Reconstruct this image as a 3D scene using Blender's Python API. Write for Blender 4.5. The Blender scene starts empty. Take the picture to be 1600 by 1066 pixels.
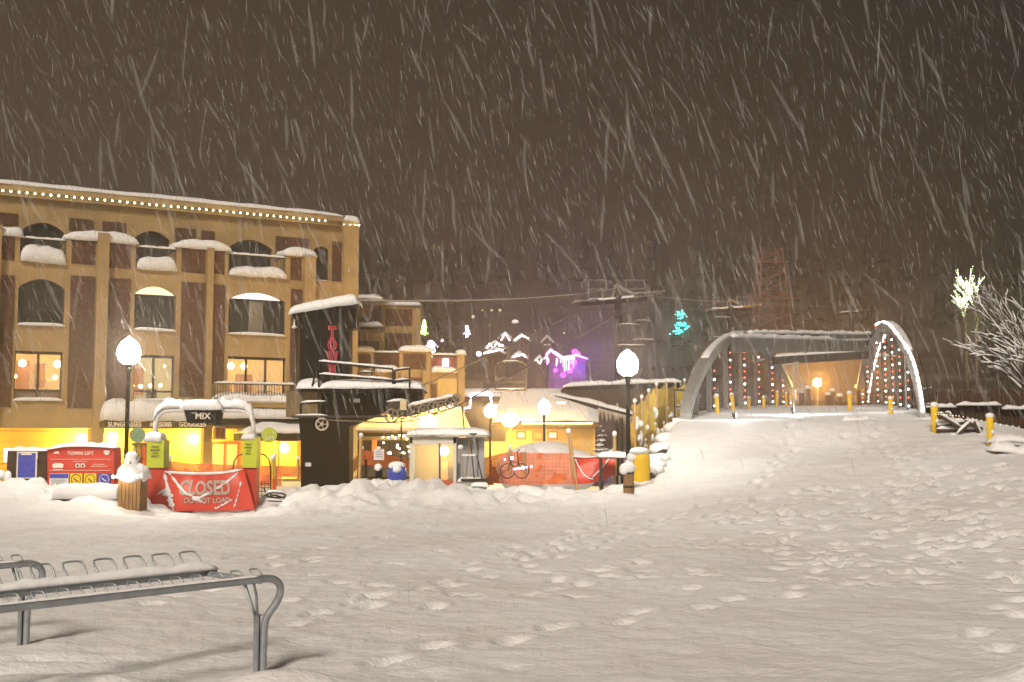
import bpy, math, random
import numpy as np
from mathutils import Vector, Matrix
R = math.radians
rnd = random.Random(7)
sc = bpy.context.scene
col = sc.collection

# ---------------------------------------------------------------- camera
F = 1800.0                      # focal length in photo pixels (photo 1600 x 1066)
HOR = 682.0                     # horizon row
CZ = 1.6
PITCH = math.atan((HOR - 533) / F)
cam = bpy.data.cameras.new('camera'); camo = bpy.data.objects.new('camera', cam); col.objects.link(camo)
cam.sensor_width = 36; cam.lens = 36 * F / 1600; cam.clip_end = 3000; cam.clip_start = 0.1
camo.location = (0, 0, CZ); camo.rotation_euler = (math.pi / 2 + PITCH, 0, 0)
sc.camera = camo

# ---------------------------------------------------------------- night sky, one soft sun standing for the town's overhead glow
world = bpy.data.worlds.new('World'); sc.world = world; world.use_nodes = True
wn = world.node_tree; wn.nodes.clear()
wo = wn.nodes.new('ShaderNodeOutputWorld'); bg = wn.nodes.new('ShaderNodeBackground')
tc = wn.nodes.new('ShaderNodeTexCoord'); sx = wn.nodes.new('ShaderNodeSeparateXYZ')
rmp = wn.nodes.new('ShaderNodeMapRange'); rmp.inputs[1].default_value = -0.45; rmp.inputs[2].default_value = 0.45
mx = wn.nodes.new('ShaderNodeMix'); mx.data_type = 'RGBA'
mx.inputs[6].default_value = (0.112, 0.076, 0.050, 1); mx.inputs[7].default_value = (0.026, 0.021, 0.015, 1)
wn.links.new(tc.outputs['Generated'], sx.inputs[0]); wn.links.new(sx.outputs[0], rmp.inputs[0])
wn.links.new(rmp.outputs[0], mx.inputs[0]); vr = wn.nodes.new('ShaderNodeMapRange'); vr.inputs[1].default_value = .06; vr.inputs[2].default_value = .42; vr.inputs[3].default_value = 1.15; vr.inputs[4].default_value = .62; wn.links.new(sx.outputs[2], vr.inputs[0]); wn.links.new(vr.outputs[0], bg.inputs[1]); wn.links.new(mx.outputs[2], bg.inputs[0]); wn.links.new(bg.outputs[0], wo.inputs[0])
bg.inputs[1].default_value = 1.0

sl = bpy.data.lights.new('sun', 'SUN'); so = bpy.data.objects.new('sun', sl); col.objects.link(so)
sl.energy = 3.65; sl.angle = R(12); sl.color = (1.0, 0.89, 0.76)
SUN_EL, SUN_AZ = R(36), R(196)       # azimuth from which it shines: behind the camera, a little to the left
so.rotation_euler = (math.pi / 2 - SUN_EL, 0, math.pi - SUN_AZ + R(0))
so.location = (0, -20, 40)

sc.view_settings.view_transform = 'Standard'; sc.view_settings.look = 'None'
sc.view_settings.exposure = 0; sc.view_settings.gamma = 1; sc.view_settings.use_curve_mapping = False
sc.render.engine = 'CYCLES'
cy = sc.cycles
cy.use_denoising = True
try: cy.denoiser = 'OPENIMAGEDENOISE'
except Exception: pass
cy.max_bounces = 5; cy.diffuse_bounces = 2; cy.glossy_bounces = 2; cy.transmission_bounces = 3; cy.volume_bounces = 0
cy.transparent_max_bounces = 12
cy.sample_clamp_indirect = 2.0; cy.sample_clamp_direct = 0; cy.use_light_tree = True
cy.caustics_reflective = False; cy.caustics_refractive = False

# ---------------------------------------------------------------- pixel to place
def ray(px, py):
    x = (px - 800) / F; z = -(py - 533) / F
    c, s = math.cos(PITCH), math.sin(PITCH)
    return np.array([x, c - z * s, s + z * c])
def P(px, py, Y):
    d = ray(px, py); t = Y / d[1]
    return Vector((d[0] * t, Y, CZ + d[2] * t))

class Pl:
    """an upright plane: local x runs along it, local y behind it, z is world height"""
    def __init__(s, ox, oy, dx, dy):
        l = math.hypot(dx, dy); s.o = np.array([ox, oy]); s.d = np.array([dx, dy]) / l; s.n = np.array([-s.d[1], s.d[0]])
        s.rot = math.atan2(s.d[1], s.d[0])
    def hit(s, px, py, off=0.0):
        r = ray(px, py); t = (s.o @ s.n + off) / (r[:2] @ s.n)
        p = r[:2] * t - s.o
        return float(p @ s.d), CZ + float(r[2] * t)
    def w(s, a, off, z):
        p = s.o + s.d * a + s.n * off
        return Vector((p[0], p[1], z))
def FR(px, Y, deg=0):
    x = (px - 800) / F * Y / 1.0
    return Pl(x, Y, math.cos(R(deg)), math.sin(R(deg)))

# ---------------------------------------------------------------- noise
def vn(x, y, seed=0):
    xi = np.floor(x); yi = np.floor(y); xf = x - xi; yf = y - yi
    def h(a, b):
        v = np.sin(a * 127.1 + b * 311.7 + seed * 74.7) * 43758.5453
        return v - np.floor(v)
    u = xf * xf * (3 - 2 * xf); v = yf * yf * (3 - 2 * yf)
    return (h(xi, yi) * (1 - u) + h(xi + 1, yi) * u) * (1 - v) + (h(xi, yi + 1) * (1 - u) + h(xi + 1, yi + 1) * u) * v
def fbm(x, y, o=4, seed=0):
    x = np.asarray(x, float); y = np.asarray(y, float); r = 0; a = 1; t = 0
    for i in range(o):
        r = r + a * (vn(x, y, seed + i) * 2 - 1); t += a; a *= .5; x = x * 2.03; y = y * 2.03
    return r / t
def sms(a, b, x):
    t = np.clip((x - a) / (b - a), 0, 1); return t * t * (3 - 2 * t)

# ---------------------------------------------------------------- materials
MATS = {}
def mat(name, c, rough=.8, var=.12, scale=3.0, metal=0.0, emit=None, es=0.0, bump=0.0, bscale=20.0, spec=.3, alpha=None, stretch=None, c2=None):
    if name in MATS: return MATS[name]
    m = bpy.data.materials.new(name); m.use_nodes = True; nt = m.node_tree; b = nt.nodes['Principled BSDF']
    b.inputs['Roughness'].default_value = rough; b.inputs['Metallic'].default_value = metal
    b.inputs['Specular IOR Level'].default_value = spec
    t = nt.nodes.new('ShaderNodeTexCoord'); mp = nt.nodes.new('ShaderNodeMapping')
    nt.links.new(t.outputs['Object'], mp.inputs[0])
    if stretch: mp.inputs['Scale'].default_value = stretch
    n = nt.nodes.new('ShaderNodeTexNoise'); n.inputs['Scale'].default_value = scale; n.inputs['Detail'].default_value = 6
    nt.links.new(mp.outputs[0], n.inputs['Vector'])
    r = nt.nodes.new('ShaderNodeMapRange'); r.inputs[1].default_value = .3; r.inputs[2].default_value = .7
    nt.links.new(n.outputs[0], r.inputs[0])
    x = nt.nodes.new('ShaderNodeMix'); x.data_type = 'RGBA'
    lo = c2 if c2 else tuple(v * (1 - var) for v in c)
    hi = c if c2 else tuple(min(1, v * (1 + var)) for v in c)
    x.inputs[6].default_value = (*lo, 1); x.inputs[7].default_value = (*hi, 1)
    nt.links.new(r.outputs[0], x.inputs[0]); nt.links.new(x.outputs[2], b.inputs['Base Color'])
    if bump:
        n2 = nt.nodes.new('ShaderNodeTexNoise'); n2.inputs['Scale'].default_value = bscale; n2.inputs['Detail'].default_value = 5
        nt.links.new(mp.outputs[0], n2.inputs['Vector'])
        bp = nt.nodes.new('ShaderNodeBump'); bp.inputs['Strength'].default_value = bump; bp.inputs['Distance'].default_value = .03
        nt.links.new(n2.outputs[0], bp.inputs['Height']); nt.links.new(bp.outputs[0], b.inputs['Normal'])
    if emit:
        b.inputs['Emission Color'].default_value = (*emit, 1); b.inputs['Emission Strength'].default_value = es
        m.cycles.emission_sampling = 'NONE'
    if alpha is not None: b.inputs['Alpha'].default_value = alpha
    MATS[name] = m; return m

SNOW = mat('snow', (.86, .86, .87), .65, .03, 1.2, bump=.5, bscale=9, spec=.25)
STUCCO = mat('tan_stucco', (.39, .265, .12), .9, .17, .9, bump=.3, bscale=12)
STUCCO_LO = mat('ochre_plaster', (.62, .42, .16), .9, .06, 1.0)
TERR = mat('yellow_board_wall', (.55, .40, .15), .8, .08, 1.0)
BRICK = mat('brown_brick', (.105, .048, .025), .9, .5, 9, bump=.4, bscale=14)
BLACKP = mat('black_painted_steel', (.006, .006, .005), .8, .3, 3, spec=.1)
DARKM = mat('dark_metal', (.035, .032, .028), .5, .25, 6, metal=.3)
GALV = mat('galvanised_steel', (.36, .39, .41), .45, .15, 14, metal=.5, bump=.1, bscale=40)
GREYP = mat('grey_painted_steel', (.27, .26, .24), .6, .12, 3)
WHITEP = mat('white_paint', (.75, .73, .70), .5, .05, 3)
WOOD = mat('weathered_wood', (.26, .15, .065), .85, .3, 4, stretch=(6, 6, .8), bump=.4, bscale=12)
WOODP = mat('pale_wood', (.48, .30, .13), .8, .2, 4, stretch=(6, 6, .8), bump=.3, bscale=12)
DARKW = mat('dark_wood', (.07, .04, .022), .8, .3, 4, stretch=(6, 6, .8))
REDV = mat('red_vinyl', (.60, .055, .03), .45, .12, 4, spec=.5, bump=.3, bscale=4)
REDP = mat('red_print', (.52, .05, .03), .5, .08, 2)
LIME = mat('lime_panel', (.52, .58, .04), .5, .08, 4)
YEL = mat('yellow_pad', (.80, .52, .03), .55, .1, 3)
YSIGN = mat('yellow_sign', (.80, .55, .02), .5, .04, 3)
BLUE = mat('blue_print', (.06, .07, .36), .5, .25, 18)
BLUEP = mat('blue_plastic', (.04, .07, .42), .3, .2, 6, spec=.6, bump=.5, bscale=9)
PAPER = mat('notice_paper', (.62, .60, .62), .7, .1, 25)
INK = mat('dark_ink', (.03, .03, .02), .7, .1)
WPRINT = mat('white_print', (.80, .72, .62), .6, .05)
GLASS_D = mat('dark_glass', (.035, .035, .032), .12, .5, 1.0, spec=.6)
CABLE = mat('steel_cable', (.14, .11, .085), .6, .2, 5)
ORNET = mat('orange_fence_net', (.75, .20, .05), .7, .25, 6)
REDW = mat('red_brown_panel', (.38, .10, .05), .6, .15, 3)
BARK = mat('bark', (.09, .06, .04), .9, .3, 6)
CONIF = mat('conifer_green', (.035, .05, .03), .9, .3, 6)
ROCK = mat('dark_rock', (.05, .045, .04), .9, .3, 4, bump=.5)

def emi(name, c, s):
    if name in MATS: return MATS[name]
    m = bpy.data.materials.new(name); m.use_nodes = True; nt = m.node_tree; nt.nodes.clear()
    o = nt.nodes.new('ShaderNodeOutputMaterial'); e = nt.nodes.new('ShaderNodeEmission')
    e.inputs[0].default_value = (*c, 1); e.inputs[1].default_value = s
    t = nt.nodes.new('ShaderNodeBsdfTransparent'); ad = nt.nodes.new('ShaderNodeAddShader')     # clear glass: the lamp inside shines out
    nt.links.new(e.outputs[0], ad.inputs[0]); nt.links.new(t.outputs[0], ad.inputs[1]); nt.links.new(ad.outputs[0], o.inputs[0])
    m.cycles.emission_sampling = 'NONE'; MATS[name] = m; return m
E_WHITE = emi('white_lamp_globe', (1, .97, .88), 12)
E_SOD = emi('sodium_lamp', (1, .62, .12), 14)
E_BULB = emi('warm_bulb', (.95, 1, .70), 5)
E_BWHITE = emi('white_bulb', (.95, 1, .97), 6)
E_BRED = emi('red_bulb', (1, .10, .06), 3)
E_COOL = emi('cool_light_strip', (.72, .66, 1), 5)
E_PURP = emi('violet_light_strip', (.95, .38, 1), 3.2)
E_TEAL = emi('teal_light', (.05, .85, .75), 3.0)
E_GREEN = emi('yellow_green_light', (.62, .9, .25), 2.2)
E_TREEW = emi('tree_light', (.85, 1, .62), 3.4)
E_ROOM = emi('warm_ceiling_light', (1, .75, .32), 14)
E_NEON = emi('red_neon', (1, .06, .09), .55)
SIGNL = mat('glowing_sign_letter', (.85, .75, .6), .6, .05, emit=(1, .82, .6), es=.22)  # letters glow weakly by themselves to brighten them on the shaded fascia
E_LINEN = emi('lit_transom', (1, .80, .50), .85)
E_PINK = emi('lit_transom_pink', (1, .86, .80), 1.0)

# ---------------------------------------------------------------- mesh builder
ZB = {}
class MB:
    def __init__(s): s.v = []; s.f = []
    def add(s, vs, fs):
        n = len(s.v); s.v += [tuple(map(float, p)) for p in vs]; s.f += [tuple(n + i for i in f) for f in fs]; return s
    def box(s, x0, x1, y0, y1, z0, z1):
        if x1 < x0: x0, x1 = x1, x0
        if y1 < y0: y0, y1 = y1, y0
        if z1 < z0: z0, z1 = z1, z0
        return s.add([(x, y, z) for x in (x0, x1) for y in (y0, y1) for z in (z0, z1)],
                     [(0, 1, 3, 2), (4, 6, 7, 5), (0, 4, 5, 1), (2, 3, 7, 6), (0, 2, 6, 4), (1, 5, 7, 3)])
    def rb(s, pl, px0, py0, px1, py1, off=0., th=.1):
        """box whose front face fills the pixel rectangle on the plane pl at offset off"""
        pm, ym = (px0 + px1) / 2, (py0 + py1) / 2
        a = pl.hit(px0, ym, off)[0]; b = pl.hit(px1, ym, off)[0]; z1 = pl.hit(pm, py0, off)[1]; z0 = pl.hit(pm, py1, off)[1]
        return s.box(a, b, off, off + th, z0, z1)
    def prism(s, poly, y0, y1):
        n = len(poly); v = [(x, y0, z) for x, z in poly] + [(x, y1, z) for x, z in poly]
        f = [tuple(range(n)), tuple(range(2 * n - 1, n - 1, -1))] + [(i, i + n, (i + 1) % n + n, (i + 1) % n) for i in range(n)]
        return s.add(v, f)
    def pp(s, pl, pts, off=0., th=.1):
        return s.prism([pl.hit(x, y, off) for x, y in pts], off, off + th)
    def tube(s, pts, r, n=8, closed=False, r1=None):
        pts = [Vector(p) for p in pts]; m = len(pts); up = Vector((0, 0, 1)); prev = None; base = len(s.v)
        for i, p in enumerate(pts):
            if closed: t = pts[(i + 1) % m] - pts[i - 1]
            else: t = pts[min(i + 1, m - 1)] - pts[max(i - 1, 0)]
            if t.length < 1e-9: t = Vector((0, 0, 1))
            t.normalize()
            if prev is None:
                a = t.cross(up)
                if a.length < .05: a = t.cross(Vector((1, 0, 0)))
            else:
                a = prev - t * prev.dot(t)
            a.normalize(); prev = a; b = t.cross(a)
            rr = r if r1 is None else r + (r1 - r) * i / max(1, m - 1)
            for k in range(n):
                q = 2 * math.pi * k / n
                s.v.append(tuple(p + a * (rr * math.cos(q)) + b * (rr * math.sin(q))))
        for i in range(m if closed else m - 1):
            j = (i + 1) % m
            for k in range(n):
                l = (k + 1) % n
                s.f.append((base + i * n + k, base + i * n + l, base + j * n + l, base + j * n + k))
        if not closed:
            s.f.append(tuple(base + k for k in range(n))[::-1]); s.f.append(tuple(base + (m - 1) * n + k for k in range(n)))
        return s
    def lathe(s, prof, cx, cy, cz, n=14):
        base = len(s.v)
        for r, z in prof:
            for k in range(n):
                q = 2 * math.pi * k / n; s.v.append((cx + r * math.cos(q), cy + r * math.sin(q), cz + z))
        m = len(prof)
        for i in range(m - 1):
            for k in range(n):
                l = (k + 1) % n; s.f.append((base + i * n + k, base + i * n + l, base + (i + 1) * n + l, base + (i + 1) * n + k))
        s.f.append(tuple(base + k for k in range(n))[::-1]); s.f.append(tuple(base + (m - 1) * n + k for k in range(n)))
        return s
    def ball(s, c, r, n=10, sz=1., nz=0., seed=0):
        prof = []; m = max(4, n * 2 // 3); base = len(s.v); rg = random.Random(seed)
        for i in range(m + 1):
            a = -math.pi / 2 + math.pi * i / m
            rr = r * math.cos(a) if 0 < i < m else 1e-4
            for k in range(n):
                q = 2 * math.pi * k / n; g = 1 + nz * (rg.random() - .5) * 2
                s.v.append((c[0] + rr * g * math.cos(q), c[1] + rr * g * math.sin(q), c[2] + r * sz * math.sin(a) * (1 + nz * (rg.random() - .5))))
        for i in range(m):
            for k in range(n):
                l = (k + 1) % n; s.f.append((base + i * n + k, base + i * n + l, base + (i + 1) * n + l, base + (i + 1) * n + k))
        return s
    def disc(s, c, r, th, n=20):
        """disc facing local -y"""
        v = []; 
        for y in (c[1], c[1] + th):
            for k in range(n):
                q = 2 * math.pi * k / n; v.append((c[0] + r * math.cos(q), y, c[2] + r * math.sin(q)))
        return s.add(v, [tuple(range(n)), tuple(range(2 * n - 1, n - 1, -1))] + [(i, i + n, (i + 1) % n + n, (i + 1) % n) for i in range(n)])
    def cap(s, x0, x1, y0, y1, z, h, res=.12, seed=0, p=4, z_at=None):
        """a snow cap with a rounded edge over a rectangle"""
        nx = max(4, min(60, int(abs(x1 - x0) / res))); ny = max(4, min(30, int(abs(y1 - y0) / res)))
        U = np.linspace(-1, 1, nx + 1); V = np.linspace(-1, 1, ny + 1)
        U = np.sign(U) * (1 - (1 - abs(U)) ** 1.6); V = np.sign(V) * (1 - (1 - abs(V)) ** 1.6)
        base = len(s.v)
        for u in U:
            for v in V:
                x = (x0 + x1) / 2 + (x1 - x0) / 2 * u; y = (y0 + y1) / 2 + (y1 - y0) / 2 * v
                f = max(0, 1 - abs(u) ** p) ** .5 * max(0, 1 - abs(v) ** p) ** .5
                g = 1 + .30 * float(fbm(x * 1.5 + seed * 3.1, y * 1.5 + seed, 4, seed))
                zz = z if z_at is None else z_at(x)
                s.v.append((x + .03 * float(vn(y * 4, x * 3, seed)), y + (.05 * (float(vn(x * 3.3, seed, 3)) - .5) if f < .6 else 0), zz + h * f * g - (.10 * h + .02) * float(vn(x * 4.5, y * 4.5, seed + 7)) * (f < .35)))
        for i in range(nx):
            for j in range(ny):
                a = base + i * (ny + 1) + j; s.f.append((a, a + ny + 1, a + ny + 2, a + 1))
        rim = [base + i * (ny + 1) for i in range(nx + 1)] + [base + nx * (ny + 1) + j for j in range(1, ny + 1)] + \
              [base + i * (ny + 1) + ny for i in range(nx - 1, -1, -1)] + [base + j for j in range(ny - 1, 0, -1)]
        s.f.append(tuple(rim[::-1])); return s
    def ridge(s, pts, w, h, seed=0, n=6, step=.15):
        """snow lying along a rail or beam"""
        pts = [Vector(p) for p in pts]; q = [pts[0]]
        for a, b in zip(pts, pts[1:]):
            k = max(1, int((b - a).length / step)); k = min(k, 60)
            q += [a + (b - a) * (i / k) for i in range(1, k + 1)]
        base = len(s.v); rg = random.Random(seed)
        for i, p in enumerate(q):
            t = q[min(i + 1, len(q) - 1)] - q[max(0, i - 1)]; side = Vector((t.y, -t.x, 0))
            side = side.normalized() if side.length > 1e-6 else Vector((1, 0, 0))
            g = (1 + .25 * (rg.random() * 2 - 1)) * (.35 if i in (0, len(q) - 1) else 1)
            for k in range(n + 1):
                a = math.pi * k / n; s.v.append(tuple(p + side * (w / 2 * math.cos(a)) + Vector((0, 0, h * g * math.sin(a)))))
        for i in range(len(q) - 1):
            for k in range(n): s.f.append((base + i * (n + 1) + k, base + i * (n + 1) + k + 1, base + (i + 1) * (n + 1) + k + 1, base + (i + 1) * (n + 1) + k))
            s.f.append((base + i * (n + 1) + n, base + i * (n + 1), base + (i + 1) * (n + 1), base + (i + 1) * (n + 1) + n))
        s.f.append(tuple(base + k for k in range(n + 1))); s.f.append(tuple(base + (len(q) - 1) * (n + 1) + k for k in range(n, -1, -1)))
        return s
    def build(s, name, m, parent=None, smooth=False, kind=None, recenter=True):
        v = s.v; loc = (0, 0, 0)
        if parent is not None:
            zb = ZB.get(parent.name, 0); v = [(a, b, c - zb) for a, b, c in v]
        elif recenter and v:
            A = np.array(v); loc = (float(A[:, 0].mean()), float(A[:, 1].mean()), float(A[:, 2].min())); v = (A - np.array(loc)).tolist()
        me = bpy.data.meshes.new(name); me.from_pydata(v, [], s.f); me.validate(); me.materials.append(m)
        if smooth: me.polygons.foreach_set('use_smooth', [True] * len(me.polygons))
        # consistent outward normals
        import bmesh
        b = bmesh.new(); b.from_mesh(me); bmesh.ops.recalc_face_normals(b, faces=b.faces); b.to_mesh(me); b.free()
        o = bpy.data.objects.new(name, me); col.objects.link(o); o.location = loc
        if parent is not None:
            o.parent = parent; ZB[o.name] = ZB.get(parent.name, 0)
            o.location = (0, 0, 0)
        if kind: o['kind'] = kind
        return o

def smooth_pts(p, k=2):
    p = [Vector(v) for v in p]
    for _ in range(k):
        q = [p[0]]
        for a, b in zip(p, p[1:]): q += [a.lerp(b, .25), a.lerp(b, .75)]
        p = q + [p[-1]]
    return p
def tag(o, label, cat=None, group=None, kind=None):
    o['label'] = label
    if cat: o['category'] = cat
    if group: o['group'] = group
    if kind: o['kind'] = kind
    return o
def thing(name, label, cat, pl, zb=0., group=None, s=0., off=0.):
    """Empty at the thing's base; parts are given in the plane's local coordinates with absolute height"""
    o = bpy.data.objects.new(name, None); col.objects.link(o)
    w = pl.w(s, off, zb); o.location = w; o.rotation_euler = (0, 0, pl.rot); ZB[o.name] = zb
    o.empty_display_size = .2
    return tag(o, label, cat, group)
def copy_tree(o, parent=None):
    c = o.copy(); col.objects.link(c); c.parent = parent
    if o.name in ZB: ZB[c.name] = ZB[o.name]
    for ch in list(o.children): copy_tree(ch, c)
    return c
def mb(): return MB()

def text_mb(txt, x, z, w, h, y, th=.01, spacing=1.0, bold=.018):
    """lettering fitted into the box x..x+w, z..z+h, facing local -y"""
    cu = bpy.data.curves.new('t', 'FONT'); cu.body = txt; cu.size = 1; cu.align_x = 'CENTER'; cu.space_character = spacing; cu.resolution_u = 3; cu.offset = bold
    o = bpy.data.objects.new('t', cu); col.objects.link(o)
    bpy.context.view_layer.update()
    me = bpy.data.meshes.new_from_object(o); V = np.array([v.co[:] for v in me.vertices]); Fs = [tuple(p.vertices) for p in me.polygons]
    bpy.data.objects.remove(o); bpy.data.curves.remove(cu); bpy.data.meshes.remove(me)
    m = MB()
    if len(V) == 0: return m
    a, b = V.min(0), V.max(0); X = (V[:, 0] - a[0]) / (b[0] - a[0]) * w + x; Z = (V[:, 1] - a[1]) / (b[1] - a[1]) * h + z
    n = len(V)
    m.add([(X[i], y, Z[i]) for i in range(n)] + [(X[i], y + th, Z[i]) for i in range(n)], Fs + [tuple(k + n for k in f[::-1]) for f in Fs])
    return m
def text_px(pl, txt, px0, py0, px1, py1, off, th=.01, spacing=1.0):
    a, z1 = pl.hit(px0, py0, off); b, z0 = pl.hit(px1, py1, off)
    return text_mb(txt, a, z0, b - a, z1 - z0, off, th, spacing)

def lamp(name, p, c, power, r=.12):
    l = bpy.data.lights.new(name, 'POINT'); l.energy = power; l.color = c; l.shadow_soft_size = r
    o = bpy.data.objects.new(name, l); col.objects.link(o); o.location = p; return o
SODC = (1.0, .66, .08); WHC = (1, .93, .78)

# ---------------------------------------------------------------- ground: one sheet from behind the camera up the hillside
CP = []
def cp(x, y, z): CP.append((x, y, z))
def cpp(px, py, Y): v = P(px, py, Y); CP.append((v.x, v.y, v.z))
for x in (-22, -12, -5, 0, 5, 11):
    for y in (-6, 3, 8, 13): cp(x, y, 0)
for x in (-14, -9, -4, 0, 3): cp(x, 18, 0)
cp(6.5, 16.5, .12); cp(9, 17, .42); cp(13, 19, 1.1)
cpp(1600, 722, 23); cpp(1548, 694, 26); cpp(1460, 678, 29); cpp(1700, 735, 23); cpp(1420, 672, 31.5)
cpp(1250, 657, 36); cpp(1350, 660, 34); cpp(1150, 658, 36)
cpp(1250, 700, 29.5); cpp(1200, 750, 24.5); cpp(1200, 800, 20.5); cpp(1400, 760, 22.5)
cpp(1072, 658, 34); cpp(1042, 700, 30.2); cpp(1020, 742, 27.7); cpp(992, 778, 25.6)
cp(1.7, 30, .15); cp(2.6, 35, -.3); cp(3.0, 40, -.5); cp(1.5, 27, .3)
cpp(860, 760, 28); cpp(925, 762, 27.5); cpp(770, 770, 27)
for x in (460, 560, 640, 720): cpp(x, 768, 26.5)
cpp(400, 802, 25.5); cpp(310, 806, 25.5); cpp(235, 803, 25); cpp(150, 790, 24.5); cpp(90, 776, 25); cpp(10, 768, 25.2); cpp(-90, 770, 25)
for x in (-13, -8.5, -5.5, -2, 1): cp(x, 21.5, 0)
for x in (-18, -13, -9, -6, -3, -.5): cp(x, 31.5, -.35)
for x in (-22, -15, -9, -4, 0): cp(x, 40, -.5); cp(x, 50, -.5); cp(x, 62, -.5)
cp(14, 40, -1.6); cp(24, 50, -2.2); cp(24, 62, -2); cp(9, 45, -1.4); cp(9, 60, -1.2); cp(18, 33, 0.2); cp(22, 28, .8); cp(30, 40, -1.5)
C3 = np.array(CP)
def rbf_fit(C):
    n = len(C); d = np.hypot(C[:, None, 0] - C[None, :, 0], C[:, None, 1] - C[None, :, 1])
    K = np.where(d > 0, d * d * np.log(d + 1e-9), 0) + np.eye(n) * .4
    Q = np.c_[np.ones(n), C[:, :2]]; A = np.block([[K, Q], [Q.T, np.zeros((3, 3))]])
    return np.linalg.solve(A, np.r_[C[:, 2], 0, 0, 0])
RW = rbf_fit(C3)
def base_h(x, y):
    x = np.asarray(x, float); y = np.asarray(y, float); r = RW[-3] + RW[-2] * x + RW[-1] * y
    for i in range(len(C3)):
        d2 = (x - C3[i, 0]) ** 2 + (y - C3[i, 1]) ** 2 + 1e-9
        r = r + RW[i] * .5 * d2 * np.log(d2)
    return r
FP = []                                                    # footprints: x, y, heading
frg = random.Random(3)
def trail(x0, y0, x1, y1, wob=.12, n=None):
    L = math.hypot(x1 - x0, y1 - y0); n = n or int(L / .62); a = math.atan2(y1 - y0, x1 - x0)
    for i in range(n):
        t = i / n; s = .13 if i % 2 else -.13
        FP.append((x0 + (x1 - x0) * t - math.sin(a) * (s + frg.uniform(-wob, wob)), y0 + (y1 - y0) * t + math.cos(a) * (s + frg.uniform(-wob, wob)), a))
for (a, b, c, d) in [(7.5, 11, 10.5, 22), (8.6, 15, 9.0, 24), (9.4, 14, 9.6, 23), (5.4, 13, 11.0, 20.5), (4.0, 15, 11, 18.5), (2.2, 17.5, 9.5, 15), (3.0, 21, 9, 17), (6.0, 20, 9.8, 27), (1.0, 19, 1.9, 25),
                     (-2.0, 10, 3.2, 22), (-1, 8.5, 5, 14), (3.5, 9, 8.5, 15), (.4, 14, 7, 12), (.6, 17, 1.9, 24), (.2, 15.5, 2.6, 23.5), (7, 18, 12, 22.5), (5, 24, 8.5, 33), (4.5, 11, 7.6, 13), (8, 20, 8.7, 30), (7.6, 21, 9.9, 32)]:
    trail(a, b, c, d)
for _ in range(240): FP.append((frg.uniform(3.5, 10.5), frg.uniform(13, 23), frg.uniform(0, 6.3)))
for _ in range(60): FP.append((frg.uniform(-5, 4), frg.uniform(11, 19), frg.uniform(0, 6.3)))
FPA = np.array(FP)
def ground_h(x, y, fine=True):
    x = np.asarray(x, float); y = np.asarray(y, float)
    near = base_h(np.clip(x, -40, 40), np.clip(y, -6, 64))
    near = np.clip(near, -3.2, 3.2)
    far = -.8 + 45 * sms(65, 330, y) + 3 * fbm(x / 60, y / 60, 3, 5) * sms(80, 160, y)
    h = near + (far - near) * sms(50, 72, y)
    # shovelled, lumpy banks
    bank = np.exp(-((y - 26.3) / 2.2) ** 2) * (1 - sms(-.5, 2.2, x)) * (1 - .75 * np.exp(-((x + 6.9) / 1.6) ** 2))
    bank += .8 * np.exp(-((y - 28) / 2.6) ** 2) * sms(-1.5, 0, x) * (1 - sms(2.2, 3.4, x))
    lum = fbm(x * .9, y * .9, 4, 11)
    h = h + bank * (.40 * lum + .46 * np.abs(fbm(x * 1.7, y * 1.7, 4, 17)) - .04)
    edge = np.exp(-((x - 10.8) / 1.8) ** 2 - ((y - 27) / 4) ** 2)
    h = h + edge * (.10 * fbm(x * 1.3, y * 1.3, 4, 23) + .05)
    # where the ramp meets the bridge deck
    s_ = (x - 5.1) * .271 + (y - 34) * .963; o_ = -(x - 5.1) * .963 + (y - 34) * .271
    wo = sms(-6.6 - 4.5, -6.6 - .8, o_) * (1 - sms(.4, 1.3, o_))
    wo = wo * (1 - sms(-.1, .5, o_))
    h = h + (2.06 - h) * sms(-5, -.8, s_) * (1 - sms(.4, 1.2, s_)) * wo
    wl = sms(.25, 1.0, o_) * (1 - sms(4, 7, o_)) * sms(-8.5, -6, s_) * (1 - sms(3, 6, s_))
    h = h + (np.minimum(h, .48 - .10 * (s_ + 9)) - h) * wl
    wi = sms(-6.6 - 1.6, -6.6 - .6, o_) * (1 - sms(.5, 1.2, o_))
    h = h + (np.minimum(h, .8) - h) * sms(.6, 1.6, s_) * wi * (1 - sms(84, 90, s_))
    # gentle trodden relief
    tr = sms(4, 7, y) * (1 - sms(40, 50, y))
    h = h + tr * (.020 * fbm(x * 1.1, y * .8, 4, 2) + .020 * fbm(x * 2.6 + y, y * 2.4, 4, 4) - .030 * np.abs(fbm(x * 3.1, y * 3.4, 4, 41)) * sms(5, 8, y))
    h = h + .30 * np.exp(-((x - 3.6) / .9) ** 2 - ((y - 7.1) / .55) ** 2) * (1 + .3 * fbm(x * 4, y * 4, 3, 9))
    h = h + .16 * np.exp(-((x + 2.6) / .5) ** 2 - ((y - 7.25) / .22) ** 2) + .13 * np.exp(-((x + 1.45) / .4) ** 2 - ((y - 7.55) / .2) ** 2)
    # tyre-like ruts below the rack
    rr = np.exp(-((y - 8.5 - .12 * (x + 3.5)) / .09) ** 2) + np.exp(-((y - 8.05 - .18 * (x + 3.5)) / .10) ** 2)
    h = h - .055 * rr * (1 - sms(-3.1, -2.2, x)) * (1 + .5 * fbm(x * 3, y * 3, 2, 31))
    return h
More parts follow.
